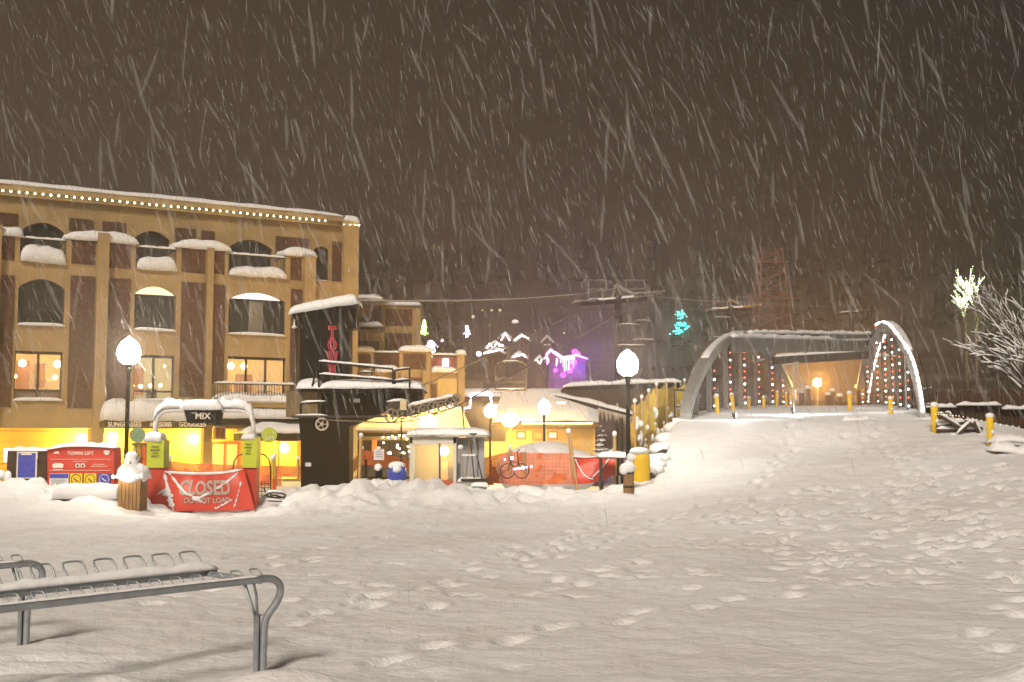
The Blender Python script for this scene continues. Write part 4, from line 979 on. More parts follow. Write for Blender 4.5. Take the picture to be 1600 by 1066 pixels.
# sheave train
ST = FR(660, 33)
tr = thing('sheave_train', 'snow dusted row of grey lift sheaves on a tilted beam over the white booth', 'lift machinery', ST, -.4)
bm_ = mb(); bm_.pp(ST, [(606, 642), (636, 636), (716, 619), (718, 627), (640, 651), (610, 652)], -.05, .16).rb(ST, 604, 628, 624, 640, -.1, .4).rb(ST, 624, 626, 636, 642, -.15, .5)
bm_ = bm_.build('beam', mat('dusted_dark_steel', (.05, .04, .03), .7, .6, 9), tr)
mb().rb(ST, 625, 624, 635, 641, -.2, .1).build('cover', mat('cream_cover', (.6, .5, .3), .7), tr)
for x, y, r2 in [(612, 650, .185), (629, 646, .15), (646, 643, .165), (662, 641, .15), (677, 637, .165), (690, 635, .14), (704, 630, .155), (714, 622, .12)]: sheave(ST, x, y, r2, -.16, tr, mat('sheave_rim', (.22, .18, .13), .6, .3, 8))
q = mb(); q.ridge([(ST.hit(636, 636)[0], 0, ST.hit(636, 635)[1]), (ST.hit(716, 619)[0], 0, ST.hit(716, 618)[1])], .22, .09, 3); q.ridge([(ST.hit(604, 628)[0], .1, ST.hit(604, 628)[1]), (ST.hit(636, 626)[0], .1, ST.hit(636, 626)[1])], .4, .07, 5); q.build('beam_snow', SNOW, bm_, True)
rail_px(ST, [[(708, 633), (722, 634), (725, 669)], [(627, 655), (627, 735)]], .05, .025, DARKM, tr, 'strut', False)
# lift towers
def lift_tower(px, Y, ytop, yarm, ybase, xl, xr, lab, w=.5, tilt=-.07, seed=1, group='lift towers up the hill'):
    pl = FR(px, Y); g = min(gz(pl.o[0], pl.o[1]), P(px, ybase, Y).z); k = Y / F
    o = thing('lift_tower', lab, 'lift tower', pl, g, group)
    zt = P(px, yarm, Y).z; zp = P(px, ytop, Y).z; xl_ = (xl - px) * k; xr_ = (xr - px) * k
    mb().tube([(0, 0, g), (0, 0, zt + .3)], w * .52, 12, r1=w * .45).build('mast', BLACKP, o, True)
    q = mb(); q.tube([(xl_, 0, zt + tilt * xl_ * -1 * -1 - .05), (xr_, 0, zt + .35 * abs(xr_) * .2)], .14 * w / .5, 4); arm = q.build('crossarm', BLACKP, o)
    mb().ridge([(xl_ * .9, 0, zt + tilt * xl_ * .9 * -1 * -1 + .08), (xr_, 0, zt + .07 * abs(xr_) + .12)], .30 * w / .5, .15 * w / .5, seed, step=.4).build('arm_snow', SNOW, arm, True)
    q = mb()
    q.tube([(-.35, 0, zt), (-.15, 0, zp)], .09, 5); q.tube([(-.15, 0, zp), (xr_ * .7, 0, zt + .2)], .10, 5); q.tube([(.3, 0, zt), (-.1, 0, zp)], .06, 5); q.build('lifting_frame', GREYP, o)
    for a, b_ in ((xl_ - .3, xl_ + 1.0), (xr_ - .7, xr_ + .9)):
        q = mb(); zc = zt + (.45 if a > 0 else -.05); 
        for j in range(5): q.lathe([(.16, -.05), (.2, 0), (.16, .05)], a + (b_ - a) * j / 4, -.3, zc + .1 * (j - 2) * .4, 8)
        q.box(a, b_, -.36, -.2, zc - .05, zc + .05); q.build('sheaves', GREYP, o)
    q = mb(); zc = zt + .75
    for (a, b_) in ((xl_ * .75, xl_ * .3), (xr_ * .3, xr_ * .95)):
        for zz in (zc, zc + .55): q.tube([(a, .3, zz), (b_, .3, zz)], .035, 4)
        for x in (a, b_): q.tube([(x, .3, zt), (x, .3, zc + .55)], .035, 4)
    q.build('catwalk_rail', GREYP, o)
    return o
lift_tower(967, 70, 445, 470, 725, 905, 1012, 'nearest black lift tower behind the right lamp post, snow on its crossarm', .5, .07, 1)
lift_tower(1143, 115, 467, 484, 640, 1108, 1176, 'second lift tower, seen left of the bridge top', .7, .04, 2)
lift_tower(1333, 190, 473, 489, 640, 1313, 1352, 'third lift tower, a faint cross above the bridge beam', .8, .04, 3)
lift_tower(1393, 230, 472, 478, 640, 1374, 1415, 'farthest lift tower, faint above the lit arch', .8, .0, 4)
# faint lattice tower
LP = FR(1207, 150); g = gz(LP.o[0], LP.o[1]); lt = thing('lattice_mast', 'faint reddish lattice mast fading into the snowfall above the bridge', 'mast', LP, g)
zt = P(1207, 392, 150).z; q = mb(); wb, wt = 2.6, 1.3
for sx_ in (-1, 1):
    for sy in (-1, 1): q.tube([(sx_ * wb, sy * wb, g), (sx_ * wt, sy * wt, zt)], .12, 4)
nn = 11
for i in range(nn):
    t0, t1 = i / nn, (i + 1) / nn; w0 = wb + (wt - wb) * t0; w1 = wb + (wt - wb) * t1; z0, z1 = g + (zt - g) * t0, g + (zt - g) * t1
    for sy in (-1, 1):
        q.tube([(-w0, sy * w0, z0), (w1, sy * w1, z1)], .07, 4); q.tube([(-w1, sy * w1, z1), (w1, sy * w1, z1)], .07, 4)
for z_, w_ in ((P(1207, 470, 150).z, 3.4), (P(1207, 413, 150).z, 2.0)): q.tube([(-w_, -2, z_), (w_, -2, z_)], .12, 4)
q.build('lattice', mat('rusty_steel', (.25, .12, .07), .8), lt)
# cables
def cable(pts, lab, sag=0., r=.03, m=CABLE, snow=False):
    out = []
    for a, b_ in zip(pts, pts[1:]):
        for k in range(24): t = k / 24; v = Vector(a).lerp(Vector(b_), t); v.z -= sag * 4 * t * (1 - t); out.append(v)
    out.append(Vector(pts[-1])); q = mb().tube(out, r, 5); o = q.build('lift_cable', m); tag(o, lab, 'cable')
    if snow:
        s_ = mb().ridge([v + Vector((0, 0, r * .6)) for v in out], r * 1.6, r * 1.3, 2, 4, 1.0); s_.v = [tuple(Vector(v) - o.location) for v in s_.v]; s_.build('cable_snow', SNOW, o, True, recenter=False)
    return o
cable([P(558, 470, 35), P(960, 452, 70), P(1140, 471, 115), P(1333, 478, 190)], 'snowy upper cable running from the black terminal roof to the lift tower', .25, .022, CABLE, True)
cable([P(652, 606, 34), P(906, 484, 70), P(1112, 482, 115)], 'lift cable rising past the empty chair to the left end of the crossarm', .1, .02)
cable([P(503, 656, 33.5), P(612, 661, 32.8), P(660, 655, 32.8), P(714, 635, 32.8), P(1008, 468, 70), P(1172, 483, 115)], 'lift cable running under the sheaves and up to the right end of the crossarm', .0, .019)
# chairs
def chair_lift(px, py_grip, Y, py_bar, x0, x1, y_seat, lab, rot=0):
    pl = FR(px, Y, rot); k = Y / F; zs = P(px, y_seat, Y).z; zb_ = P(px, py_bar, Y).z; zg = P(px, py_grip, Y).z; a = (x0 - px) * k; b_ = (x1 - px) * k
    o = thing('lift_chair', lab, 'lift chair', pl, zs - .1, 'chairs hanging on the lift')
    q = mb(); c_ = .3 * min(1, (b_ - a)); q.tube([(0, .0, zg), (-.12, 0, (zg + zb_) / 2), (-.05, 0, zb_)], .035, 6); q.build('hanger', CABLE, o)
    q = mb(); fr = [(a, 0, zs), (a - .03, 0, zb_ - c_), (a + c_ * .3, 0, zb_ - .05), (a + c_, 0, zb_), (b_ - c_, 0, zb_), (b_ - c_ * .3, 0, zb_ - .05), (b_ + .03, 0, zb_ - c_), (b_, 0, zs)]
    q.tube(fr, .03, 6); f = q.build('frame', CABLE, o); mb().ridge([Vector(v) + Vector((0, 0, .02)) for v in fr[3:5]], .07, .05, 3).build('frame_snow', SNOW, f, True)
    q = mb(); q.box(a, b_, -.45, .05, zs - .04, zs + .03); s_ = q.build('seat', DARKW, o); mb().cap(a, b_, -.45, .05, zs + .03, .07, .1, 3).build('seat_snow', SNOW, s_, True)
    q = mb(); 
    for j in range(4): q.tube([(a, .05, zs + .12 + .13 * j), (b_, .05, zs + .12 + .13 * j)], .02, 5)
    q.build('backrest', CABLE, o); mb().tube([(a, -.42, zs + .3), (b_, -.42, zs + .34)], .02, 5).build('safety_bar', CABLE, o)
chair_lift(797, 538, 49, 565, 774, 822, 610, 'empty lift chair hanging over the lodge in the middle of the picture')
chair_lift(983, 466, 68, 507, 962, 1006, 541, 'snowy lift chair hanging right beside the nearest lift tower', 8)
chair_lift(1004, 470, 78, 501, 988, 1021, 532, 'lift chair hanging half hidden behind the one at the nearest tower', 8)
chair_lift(1131, 487, 105, 496, 1112, 1149, 528, 'small lift chair hanging at the second lift tower', 8)

# ================================================================ load gate
G = FR(318, 26)
gate = thing('load_gate', 'red and lime loading gate with a bent tubular frame under a thick roll of snow', 'gate', G, -.15)
def gp(x, y, off=0.): s_, z_ = G.hit(x, y, off); return Vector((s_, off, z_))
tube = [gp(243, 680), gp(243, 662), gp(247, 650), gp(255, 643), gp(268, 641), gp(372, 641), gp(384, 643), gp(392, 650), gp(396, 662), gp(396, 680)]
f = mb().tube(tube, .052, 10).build('frame_tube', WHITEP, gate, True)
mb().ridge([gp(241, 657) , gp(247, 645), gp(257, 638), gp(270, 637), gp(290, 637)], .20, .19, 4, 8, .06).build('tube_snow', SNOW, f, True); mb().ridge([gp(342, 637), gp(371, 637), gp(384, 639), gp(393, 648), gp(397, 660)], .20, .19, 6, 8, .06).build('tube_snow', SNOW, f, True)
hd = mb().pp(G, [(287, 637), (345, 637), (342, 656), (336, 664), (330, 661), (292, 661)], -.16, .30).build('header', BLACKP, gate)
mb().cap(G.hit(285, 636)[0], G.hit(349, 636)[0], -.28, .26, G.hit(316, 639)[1], .22, .05, 7, p=6).build('header_snow', SNOW, hd, True)
text_px(G, 'MIX', 305.5, 645, 329, 655, -.175, .012).build('lettering', WPRINT, hd); text_px(G, 'epic', 299, 644, 306, 647, -.175, .012).build('lettering', WPRINT, hd)
for x0, x1, y0, nm in ((229, 256, 688, 'l'), (379, 401, 684, 'r')):
    b = mb().rb(G, x0, y0, x1, 731, -.2, .42).build('lime_box', LIME, gate)
    mb().cap(G.hit(x0 - .5, y0)[0], G.hit(x1 + .5, y0)[0], -.24, .26, G.hit(x0, y0 + 1)[1], .20 if nm == 'l' else .12, .05, 3, p=5).build('box_snow', SNOW, b, True)
    for i, tx in enumerate(('WHAT', 'MAKES', 'YOU', 'EPIC?')):
        ww = (13, 15, 9, 12)[i] * (1 if nm == 'l' else .72); cx = (x0 + x1) / 2 - (0 if nm == 'l' else 2); text_px(G, tx, cx - ww / 2, y0 + 9 + i * 4.9, cx + ww / 2, y0 + 12.2 + i * 4.9, -.21, .008).build('lettering', mat('grey_ink', (.10, .10, .03), .7), b)
    mb().rb(G, x0 + 1, 731.2, x1 - 1, 797, -.14, .34).build('red_post', REDP, gate)
# arms with round signs
for px, lab, m_, tx in ((217, 'grey green round sign on an arm left of the load gate', mat('faded_green_disc', (.20, .30, .16), .6, .15, 8), ''), (422, 'lime round sign with small pale letters right of the load gate', mat('lime_disc', (.45, .52, .05), .5, .1, 8), 'LIFT')):
    pl = FR(px, 26); s0, z0 = pl.hit(px, 680); o = thing('round_sign', lab, 'sign', pl, z0 - .18, 'round signs at the load gate'); mb().disc((0, -.02, z0), .175, .03, 28).build('disc', m_, o)
    e = (238 if px < 300 else 398); x_ = (e - px) * 26 / F; mb().tube([(0.1 * (1 if x_ > 0 else -1), .03, z0 - .01), (x_, .06, z0 - .01)], .02, 6).build('arm', BLACKP, o)
    if tx: text_px(pl, tx, 415, 682, 429, 687.5, -.035, .008).build('lettering', WPRINT, o); mb().tube([Vector((pl.hit(x, y)[0], -.03, pl.hit(x, y)[1])) for x, y in ((415, 679), (420, 674), (422, 677), (425, 673), (430, 679))], .006, 4).build('mark', WPRINT, o)
    else: text_px(pl, 'TICKETS', 209.5, 678, 224.5, 682, -.035, .006).build('lettering', mat('faint_print', (.28, .36, .22), .6), o)
# banner with folds
ban = thing('banner', 'red vinyl banner reading CLOSED DO NOT LOAD, snow stuck across it, hung across the gate', 'banner', G, -.12)
def ban_pt(u, v, dy=0.):
    xt = 256 + 124 * u; yt = 733 + 7.5 * 4 * u * (1 - u) * .55 + (0 if u < .75 else -2 * (u - .75) * 4); xb = 233 + 165 * u; yb = 797 + (1 - (2 * u - 1) ** 2) * 1.5
    x = xt + (xb - xt) * v ** .8 ; y = yt + (yb - yt) * v
    fold = .05 * math.sin(9 * u + 2 * v) + .035 * math.sin(23 * u - 3 * v) * (1 - v) + .05 * math.sin(5 * v + 3 * u)
    off = -.26 + fold * .8 + dy; s_, z_ = G.hit(x, y, -.26); return (s_, off, z_)
q = mb(); n1, n2 = 60, 24
for i in range(n1 + 1):
    for j in range(n2 + 1): q.v.append(ban_pt(i / n1, j / n2))
for i in range(n1):
    for j in range(n2): k = i * (n2 + 1) + j; q.f.append((k, k + n2 + 1, k + n2 + 2, k + 1))
nv = len(q.v); q.v += [(a, b_ + .012, c_) for a, b_, c_ in q.v]; q.f += [tuple(i + nv for i in f_[::-1]) for f_ in q.f]
sheet = q.build('sheet', REDV, ban, True)
def ban_snow(u0, v0, u1, v1, w0, w1, seed, name='stuck_snow', m=SNOW, n=14, rough=.35):
    rg = random.Random(seed); q = mb()
    for i in range(n + 1):
        t = i / n; u, v = u0 + (u1 - u0) * t, v0 + (v1 - v0) * t; w_ = (w0 + (w1 - w0) * t) * (1 + rough * rg.uniform(-1, 1)) * (.3 if i in (0, n) else 1)
        L = math.hypot(u1 - u0, v1 - v0); nx, ny = -(v1 - v0) / L, (u1 - u0) / L
        for sgn in (-1, 0, 1): 
            a, b_, c_ = ban_pt(min(1, max(0, u + nx * w_ * sgn * .5)), min(1, max(0, v + ny * w_ * sgn)), -.012 - (.022 if sgn == 0 else 0)); q.v.append((a, b_, c_))
    for i in range(n):
        for s_ in (0, 1): k = i * 3 + s_; q.f.append((k, k + 3, k + 4, k + 1))
    q.build(name, m, ban, True)
ban_snow(.03, .10, .24, .98, .02, .055, 1, rough=.8); ban_snow(.06, .05, .36, .60, .015, .04, 2, rough=.8); ban_snow(.42, .74, .92, .08, .03, .018, 3, rough=.8); ban_snow(.36, .55, .54, .82, .06, .03, 4, rough=.9)
ban_snow(.02, .06, .98, .03, .03, .03, 5, rough=.2); ban_snow(.06, .52, .20, .66, .09, .03, 6, rough=.9); ban_snow(.80, .95, .93, .3, .02, .015, 7, rough=.9); ban_snow(.62, .95, .80, .72, .02, .02, 8, rough=.9)
def ban_text(tx, u0, v0, u1, v1, fatten=1):
    t_ = text_mb(tx, 0, 0, 1, 1, 0, 0.0, 1.0, .035); 
    t_.v = [ban_pt(u0 + (u1 - u0) * a, v0 + (v1 - v0) * (1 - c_), -.022) for a, b_, c_ in t_.v]; t_.build('lettering', WPRINT, ban)
ban_text('CLOSED', .25, .22, .80, .60); ban_text('DO NOT LOAD', .33, .66, .78, .80)

# ================================================================ information kiosk
K = FR(95, 27)
ki = thing('lift_map_board', 'red TOWN LIFT information board with snow on its arched top and small notices below', 'information board', K, 0)
kb = mb().pp(K, [(74, 790), (74, 702), (85, 700), (100, 697.5), (120, 696.5), (145, 697), (178, 699), (178, 790)], 0, .5).build('board', REDP, ki)
mb().ridge([(K.hit(x, y)[0], .2, K.hit(x, y)[1] - .02) for x, y in ((73, 702), (85, 700), (100, 697.5), (120, 696.5), (145, 697), (179, 699))], .55, .10, 3, 8, .1).build('board_snow', SNOW, kb, True)
text_px(K, 'TOWN LIFT', 105, 705.5, 146, 711, -.015, .008, 1.1).build('lettering', WPRINT, kb)
for y, a, b_ in ((717.5, 78, 173), (735, 77, 173), (721, 113, 136)): mb().rb(K, a, y, b_, y + .5, -.01, .01).build('rule_line', WPRINT, kb)
q = mb(); q.pp(K, [(83, 709), (86, 706), (90, 705), (93, 709)], -.012, .01); q.pp(K, [(162, 704), (171, 704), (171, 708), (168, 711), (165, 711), (162, 708)], -.012, .01)
q.pp(K, [(82, 731), (82, 726), (85, 723.5), (90, 724), (95, 723.5), (99, 726), (98, 731)], -.012, .01); q.rb(K, 83, 733, 98, 734, -.012, .01); q.build('emblem', WPRINT, kb)
for x in (118, 126): mb().rb(K, x, 724.5, x + 6.4, 730.5, -.015, .01).build('pictogram', WPRINT, kb); mb().rb(K, x + 1.6, 726, x + 4.8, 729.2, -.022, .01).build('pictogram_mark', INK, kb)
for tx, a, b_, y in (('LIFT HOURS', 145, 163, 725), ('SATURDAY AND SUNDAY', 142, 168, 728)): text_px(K, tx, a, y, b_, y + 1.4, -.012, .006).build('lettering', WPRINT, kb)
a_ = mb().rb(K, 77, 740, 107, 775, -.04, .03).build('notice_panel', PAPER, ki); mb().rb(K, 77.6, 740.6, 106.4, 747, -.048, .01).build('notice_header', BLUE, a_)
for i in range(5): mb().rb(K, 80, 750 + i * 3.1, 103 - (i % 3) * 3, 750.8 + i * 3.1, -.046, .008).build('notice_line', GREYP, a_)
for x, m_, rc in ((109, YSIGN, INK), (131, YSIGN, INK), (153, BLUE, WPRINT)):
    w_ = 19; o = mb().rb(K, x, 740, x + w_, 775, -.04, .03).build('safety_panel', m_, ki); cx, cz = K.hit(x + w_ / 2, 749, -.05); n = 18
    mb().tube([(cx + .11 * math.cos(6.283 * k / n), -.045, cz + .11 * math.sin(6.283 * k / n)) for k in range(n)], .007, 4, True).tube([(cx - .05, -.045, cz + .02), (cx, -.045, cz - .02), (cx + .05, -.045, cz - .05)], .012, 4).build('pictogram', rc, o)
    mb().rb(K, x + 3, 759, x + 14, 760.4, -.046, .008).build('caption', rc, o)
kc = thing('notice_cabinet', 'dark wooden cabinet with a white framed blue notice, snow on its little shelf', 'notice board', K, 0)
c0 = mb().rb(K, 10, 703, 73, 790, .1, .6).build('cabinet', DARKW, kc); mb().ridge([(K.hit(10, 703)[0], .35, K.hit(10, 703, .1)[1] - .03), (K.hit(73, 703)[0], .35, K.hit(73, 703, .1)[1] - .03)], .6, .1, 8).build('cabinet_snow', SNOW, c0, True)
fr = mb().rb(K, 26, 706, 57, 748, .02, .05).build('notice_frame', WPRINT, kc); mb().rb(K, 28, 708, 55, 746, .01, .02).build('notice', BLUE, fr); mb().rb(K, 33, 708.5, 49, 711, .0, .01).build('notice_title', WPRINT, fr)
sh = mb().pp(K, [(24, 766), (24, 752), (57, 752), (57, 767)], -.1, .2).build('leaflet_box', GREYP, kc); q = mb()
q.ball((K.hit(31, 751)[0], -.02, K.hit(31, 751)[1]), .10, 10, .6, .06, 1); q.ball((K.hit(52, 751)[0], -.02, K.hit(52, 751)[1]), .09, 10, .65, .06, 2); q.build('snow_lump', SNOW, sh, True)
bt = thing('lit_sign', 'small bright white lit sign edge at the far left behind the notice cabinet', 'sign', K, K.hit(8, 722, .8)[1]); mb().rb(K, 6, 701, 48, 703.5, .9, .1).rb(K, 6, 703, 10, 722, .9, .1).build('frame', emi('white_sign_light', (.85, .8, 1), 2.2), bt); mb().rb(K, 10, 703.5, 48, 722, .93, .06).build('panel', PAPER, bt)
hp = thing('hydrant', 'snow buried standpipe at the left edge of the square', 'standpipe', K, -.1)
q = mb(); q.tube([(K.hit(2, 765)[0], 0, -.1), (K.hit(2, 738)[0], 0, K.hit(2, 740)[1])], .03, 6); q.tube([(K.hit(7, 765)[0], 0, -.1), (K.hit(7, 745)[0], 0, K.hit(7, 750)[1])], .04, 8); q.build('pipe', YSIGN, hp)
q = mb(); q.ball((K.hit(1, 742)[0], 0, K.hit(1, 742)[1]), .11, 10, 1.1, .05, 1); q.ball((K.hit(12, 743)[0], 0, K.hit(12, 745)[1]), .09, 10, 1.6, .05, 2); q.build('snow_cap', SNOW, hp, True)
# bench-like timber with snow
BN = FR(135, 25.2)
bn = thing('timber_bench', 'low timber bench in front of the red board, buried under a slab of snow', 'bench', BN, 0)
mb().rb(BN, 88, 776, 183, 784, 0, .5).build('seat', DARKW, bn); mb().rb(BN, 95, 783, 104, 800, .05, .35).build('leg', DARKW, bn); mb().rb(BN, 165, 783, 175, 806, .05, .35).build('leg', DARKW, bn)
mb().cap(BN.hit(84, 776)[0], BN.hit(185, 776)[0], -.12, .6, BN.hit(130, 778)[1], .27, .06, 12, p=14).build('seat_snow', SNOW, bn, True)
# wooden planter with lights and snow
PB = FR(201, 24.6)
pb = thing('wooden_planter', 'tall wooden box planter ringed with bright bulbs and heaped with snow', 'planter', PB, -.1)
q = mb(); x0, x1 = PB.hit(184, 775)[0], PB.hit(219, 775)[0]
for k in range(6):
    a = x0 + (x1 - x0) * k / 6; q.box(a + .004, a + (x1 - x0) / 6 - .004, 0, .5, -.1, PB.hit(200, 748)[1])
q.box(x0 + .01, x1 - .01, .02, .48, -.1, PB.hit(200, 749)[1]); q.build('box', WOOD, pb)
q = mb(); q.ball(((x0 + x1) / 2, .22, PB.hit(200, 741)[1]), .34, 16, .75, .05, 3); q.ball(((x0 + x1) / 2 - .03, .2, PB.hit(200, 722)[1]), .17, 12, 1.35, .07, 4); q.cap(x0 - .05, x1 + .06, -.06, .55, PB.hit(200, 746)[1], .26, .05, 5); q.build('snow_heap', SNOW, pb, True)
q = mb(); 
for k in range(8): a = 6.283 * k / 8; q.tube([((x0 + x1) / 2 - .02, .2, PB.hit(200, 735)[1]), ((x0 + x1) / 2 + .22 * math.cos(a), .2 + .2 * math.sin(a), PB.hit(200, 716)[1] + .1 * math.sin(k * 3))], .012, 4)
q.build('twigs', BARK, pb)
pls = thing('light_string', 'few bright bulbs strung round the top of the wooden planter', 'string lights', PB, 0)
q = mb(); pts = [(177, 745), (184, 744), (190, 746), (197, 745), (203, 744), (208, 746), (214, 744), (219, 745)]
q.tube([(PB.hit(x, y, -.03)[0], -.03, PB.hit(x, y, -.03)[1]) for x, y in pts], .008, 4); q.build('cable', DARKM, pls)
for x, y in pts[:-1]: s_, z_ = PB.hit(x, y, -.05); mb().ball((s_, -.05, z_), .035 if x not in (190, 208) else .05, 7).build('bulb', emi('planter_bulb', (1, .93, .8), 10), pls)
lamp('planter_light', PB.w(.0, -.22, PB.hit(200, 745)[1]), (1, .8, .5), 9, .08)

# ================================================================ street lamps with globes
def street_lamp(px, Y, py_globe, rpx, lab, power, ybase=None, c=WHC, r=.22, ln='street_lamps'):
    pl = FR(px, Y); zg = P(px, py_globe, Y).z; g = gz(pl.o[0], pl.o[1]) - .1
    if ybase: g = min(g, P(px, ybase, Y).z)
    o = thing('street_lamp', lab, 'street lamp', pl, g, 'globe lamps on dark posts')
    mb().lathe([(.16, 0), (.16, .25), (.10, .35), (.065, .5), (.05, 1.2), (.045, zg - g - .42), (.07, zg - g - .40), (.05, zg - g - .34), (.10, zg - g - .26), (.13, zg - g - .2)], 0, 0, g, 12).build('post', BLACKP, o, True)
    mb().lathe([(.10, -.27), (.22, -.18), (.26, -.02), (.245, .11), (.17, .24), (.08, .31), (.03, .35)], 0, 0, zg, 16).build('globe', E_WHITE, o, True)
    mb().ball((0, 0, zg + .33), .07, 8, .9, .1).build('snow_cap', SNOW, o, True)
    l = lamp('lamp_light', (pl.o[0], pl.o[1] - .02, zg), c, power, .18); return o, l
LAMPS = []
LAMPS.append(street_lamp(200, 25.9, 551, 17, 'big white globe lamp on a dark post at the left, in front of the hotel', 560))
LAMPS.append(street_lamp(981, 27.5, 570, 15, 'big white globe lamp on a dark post left of the ramp', 330, 735))
LAMPS.append(street_lamp(766, 50, 643, 7, 'left one of the two small globe lamps in front of the lodge', 220, 745))
LAMPS.append(street_lamp(850, 47, 637, 8, 'right one of the two small globe lamps in front of the lodge', 220, 745))
# ================================================================ bridge
BO = (5.1, 34.0); BX = Pl(BO[0], BO[1], .271, .963)        # local x runs along the bridge, local y to its left
BW = 6.6; BL = 90.0
zd = lambda s: 2.02 + 2.7 * (max(0, s) / BL) ** .8
br = thing('footbridge', 'grey arched footbridge rising from the square, its hangers hung with bulbs', 'bridge', BX, 1.5)
HA = 5.25
def arch_pt(t, off, dz=0.): s_ = BL * t; return Vector((s_, off, zd(s_) + (12.0 if off > -3 else 13.0) * max(0, t) ** .65 * max(0, 1 - t) ** 1.1 + dz))
for off in (0, -BW):
    q = mb(); base = 0; n = 64; w_, h_ = .15, .16
    for i in range(n + 1):
        t = (i / n) ** 1.7; w_ = .15 + .5 * t if off == 0 else .07 + .55 * t; p = arch_pt(t, off, -.25 if i in (0, n) else 0); pn = arch_pt(min(1, t + .01), off) - arch_pt(max(0, t - .01), off); nz_ = Vector((-pn.z, 0, pn.x)).normalized()
        for a, b_ in ((-1, -1), (1, -1), (1, 1), (-1, 1)): q.v.append(tuple(p + Vector((0, a * w_, 0)) + nz_ * (b_ * h_)))
    for i in range(n):
        for k in range(4): q.f.append((i * 4 + k, i * 4 + (k + 1) % 4, i * 4 + 4 + (k + 1) % 4, i * 4 + 4 + k))
    q.f += [(3, 2, 1, 0), (n * 4, n * 4 + 1, n * 4 + 2, n * 4 + 3)]
    rib = q.build('arch_rib', GREYP, br)
    mb().ridge([arch_pt(t, off, h_ + .0) for t in np.linspace(.06, .7, 50)], .28, .07, 3, 6, 1.2).build('rib_snow', SNOW, rib, True)
TL = [.075, .145, .23, .345, .5, .68, .85]; TRT = [.055, .11, .17, .25, .37, .6, .8]
for t in [.03] + TL: p = arch_pt(t, 0); mb().box(p.x - .08, p.x + .08, -.09, .09, zd(p.x) - .3, p.z - .1).build('hanger', GREYP, br)
for t in [.08, .14, .21, .31, .48, .7]: p = arch_pt(t, -BW); mb().tube([(p.x, -BW, zd(p.x) - .3), (p.x, -BW, p.z - .1)], .045, 6).build('hanger', GREYP, br)
def cross(t0, t1, hh, w_, m_, sn_, up=.1):
    a, c_ = arch_pt(t0, 0), arch_pt(t1, -BW); q = mb(); n = 10
    for i in range(n + 1):
        u = i / n; x = a.x + (c_.x - a.x) * u; y = -.2 + (-BW + .4) * u; z_ = a.z + (c_.z - a.z) * u; q.v += [(x - w_, y, z_ + up), (x + w_, y, z_ + up), (x + w_, y, z_ + up - hh), (x - w_, y, z_ + up - hh)]
    for i in range(n): k = i * 4; q.f += [(k + j, k + (j + 1) % 4, k + 4 + (j + 1) % 4, k + 4 + j) for j in range(4)]
    q.f += [(3, 2, 1, 0), (n * 4, n * 4 + 1, n * 4 + 2, n * 4 + 3)]; b = q.build('cross_beam', m_, br)
    mb().ridge([(a.x, -.2, a.z + up), (c_.x, -BW + .2, c_.z + up)], w_ * 2, sn_, 9, 6, .3).build('beam_snow', SNOW, b, True)
cross(.25, .40, .22, .18, GREYP, .20); cross(.15, .46, .62, .18, GREYP, .20); cross(.5, .5, .5, .3, DARKM, .2, -.25)
q = mb(); n = 40
for i in range(n + 1):
    s_ = .5 + (BL + 1) * i / n; z_ = zd(s_)
    q.v += [(s_, .35, z_ - .06), (s_, -BW - .35, z_ - .06), (s_, .35, z_ - .75), (s_, -BW - .35, z_ - .75)]
for i in range(n): k = i * 4; q.f += [(k, k + 1, k + 5, k + 4), (k + 2, k + 6, k + 7, k + 3), (k, k + 4, k + 6, k + 2), (k + 1, k + 3, k + 7, k + 5)]
q.f += [(0, 2, 3, 1), (n * 4, n * 4 + 1, n * 4 + 3, n * 4 + 2)]; dk = q.build('deck', GREYP, br)
q = mb(); n = 90; m2 = 24
for i in range(n + 1):
    for j in range(m2 + 1):
        s_ = -.6 + (BL + 3) * (i / n) ** 1.5; o_ = .3 - (BW + .6) * j / m2; e = abs(2 * j / m2 - 1) ** 6; q.v.append((s_, o_, zd(s_) + .03 + .10 * e + .04 * float(fbm(s_ * .8, o_ * .9, 3, 3)) - (.25 if i == 0 else 0)))
for i in range(n):
    for j in range(m2): k = i * (m2 + 1) + j; q.f.append((k, k + m2 + 1, k + m2 + 2, k + 1))
q.build('deck_snow', SNOW, dk, True)
for off in (.3, -BW - .3):
    q = mb()
    for zz in (.45, .95): q.tube([(0, off, zd(0) + zz), (BL, off, zd(BL) + zz)], .03, 5)
    for k in range(30): s_ = BL * k / 29; q.tube([(s_, off, zd(s_) - .1), (s_, off, zd(s_) + .95)], .025, 5)
    q.build('railing', DARKM, br)
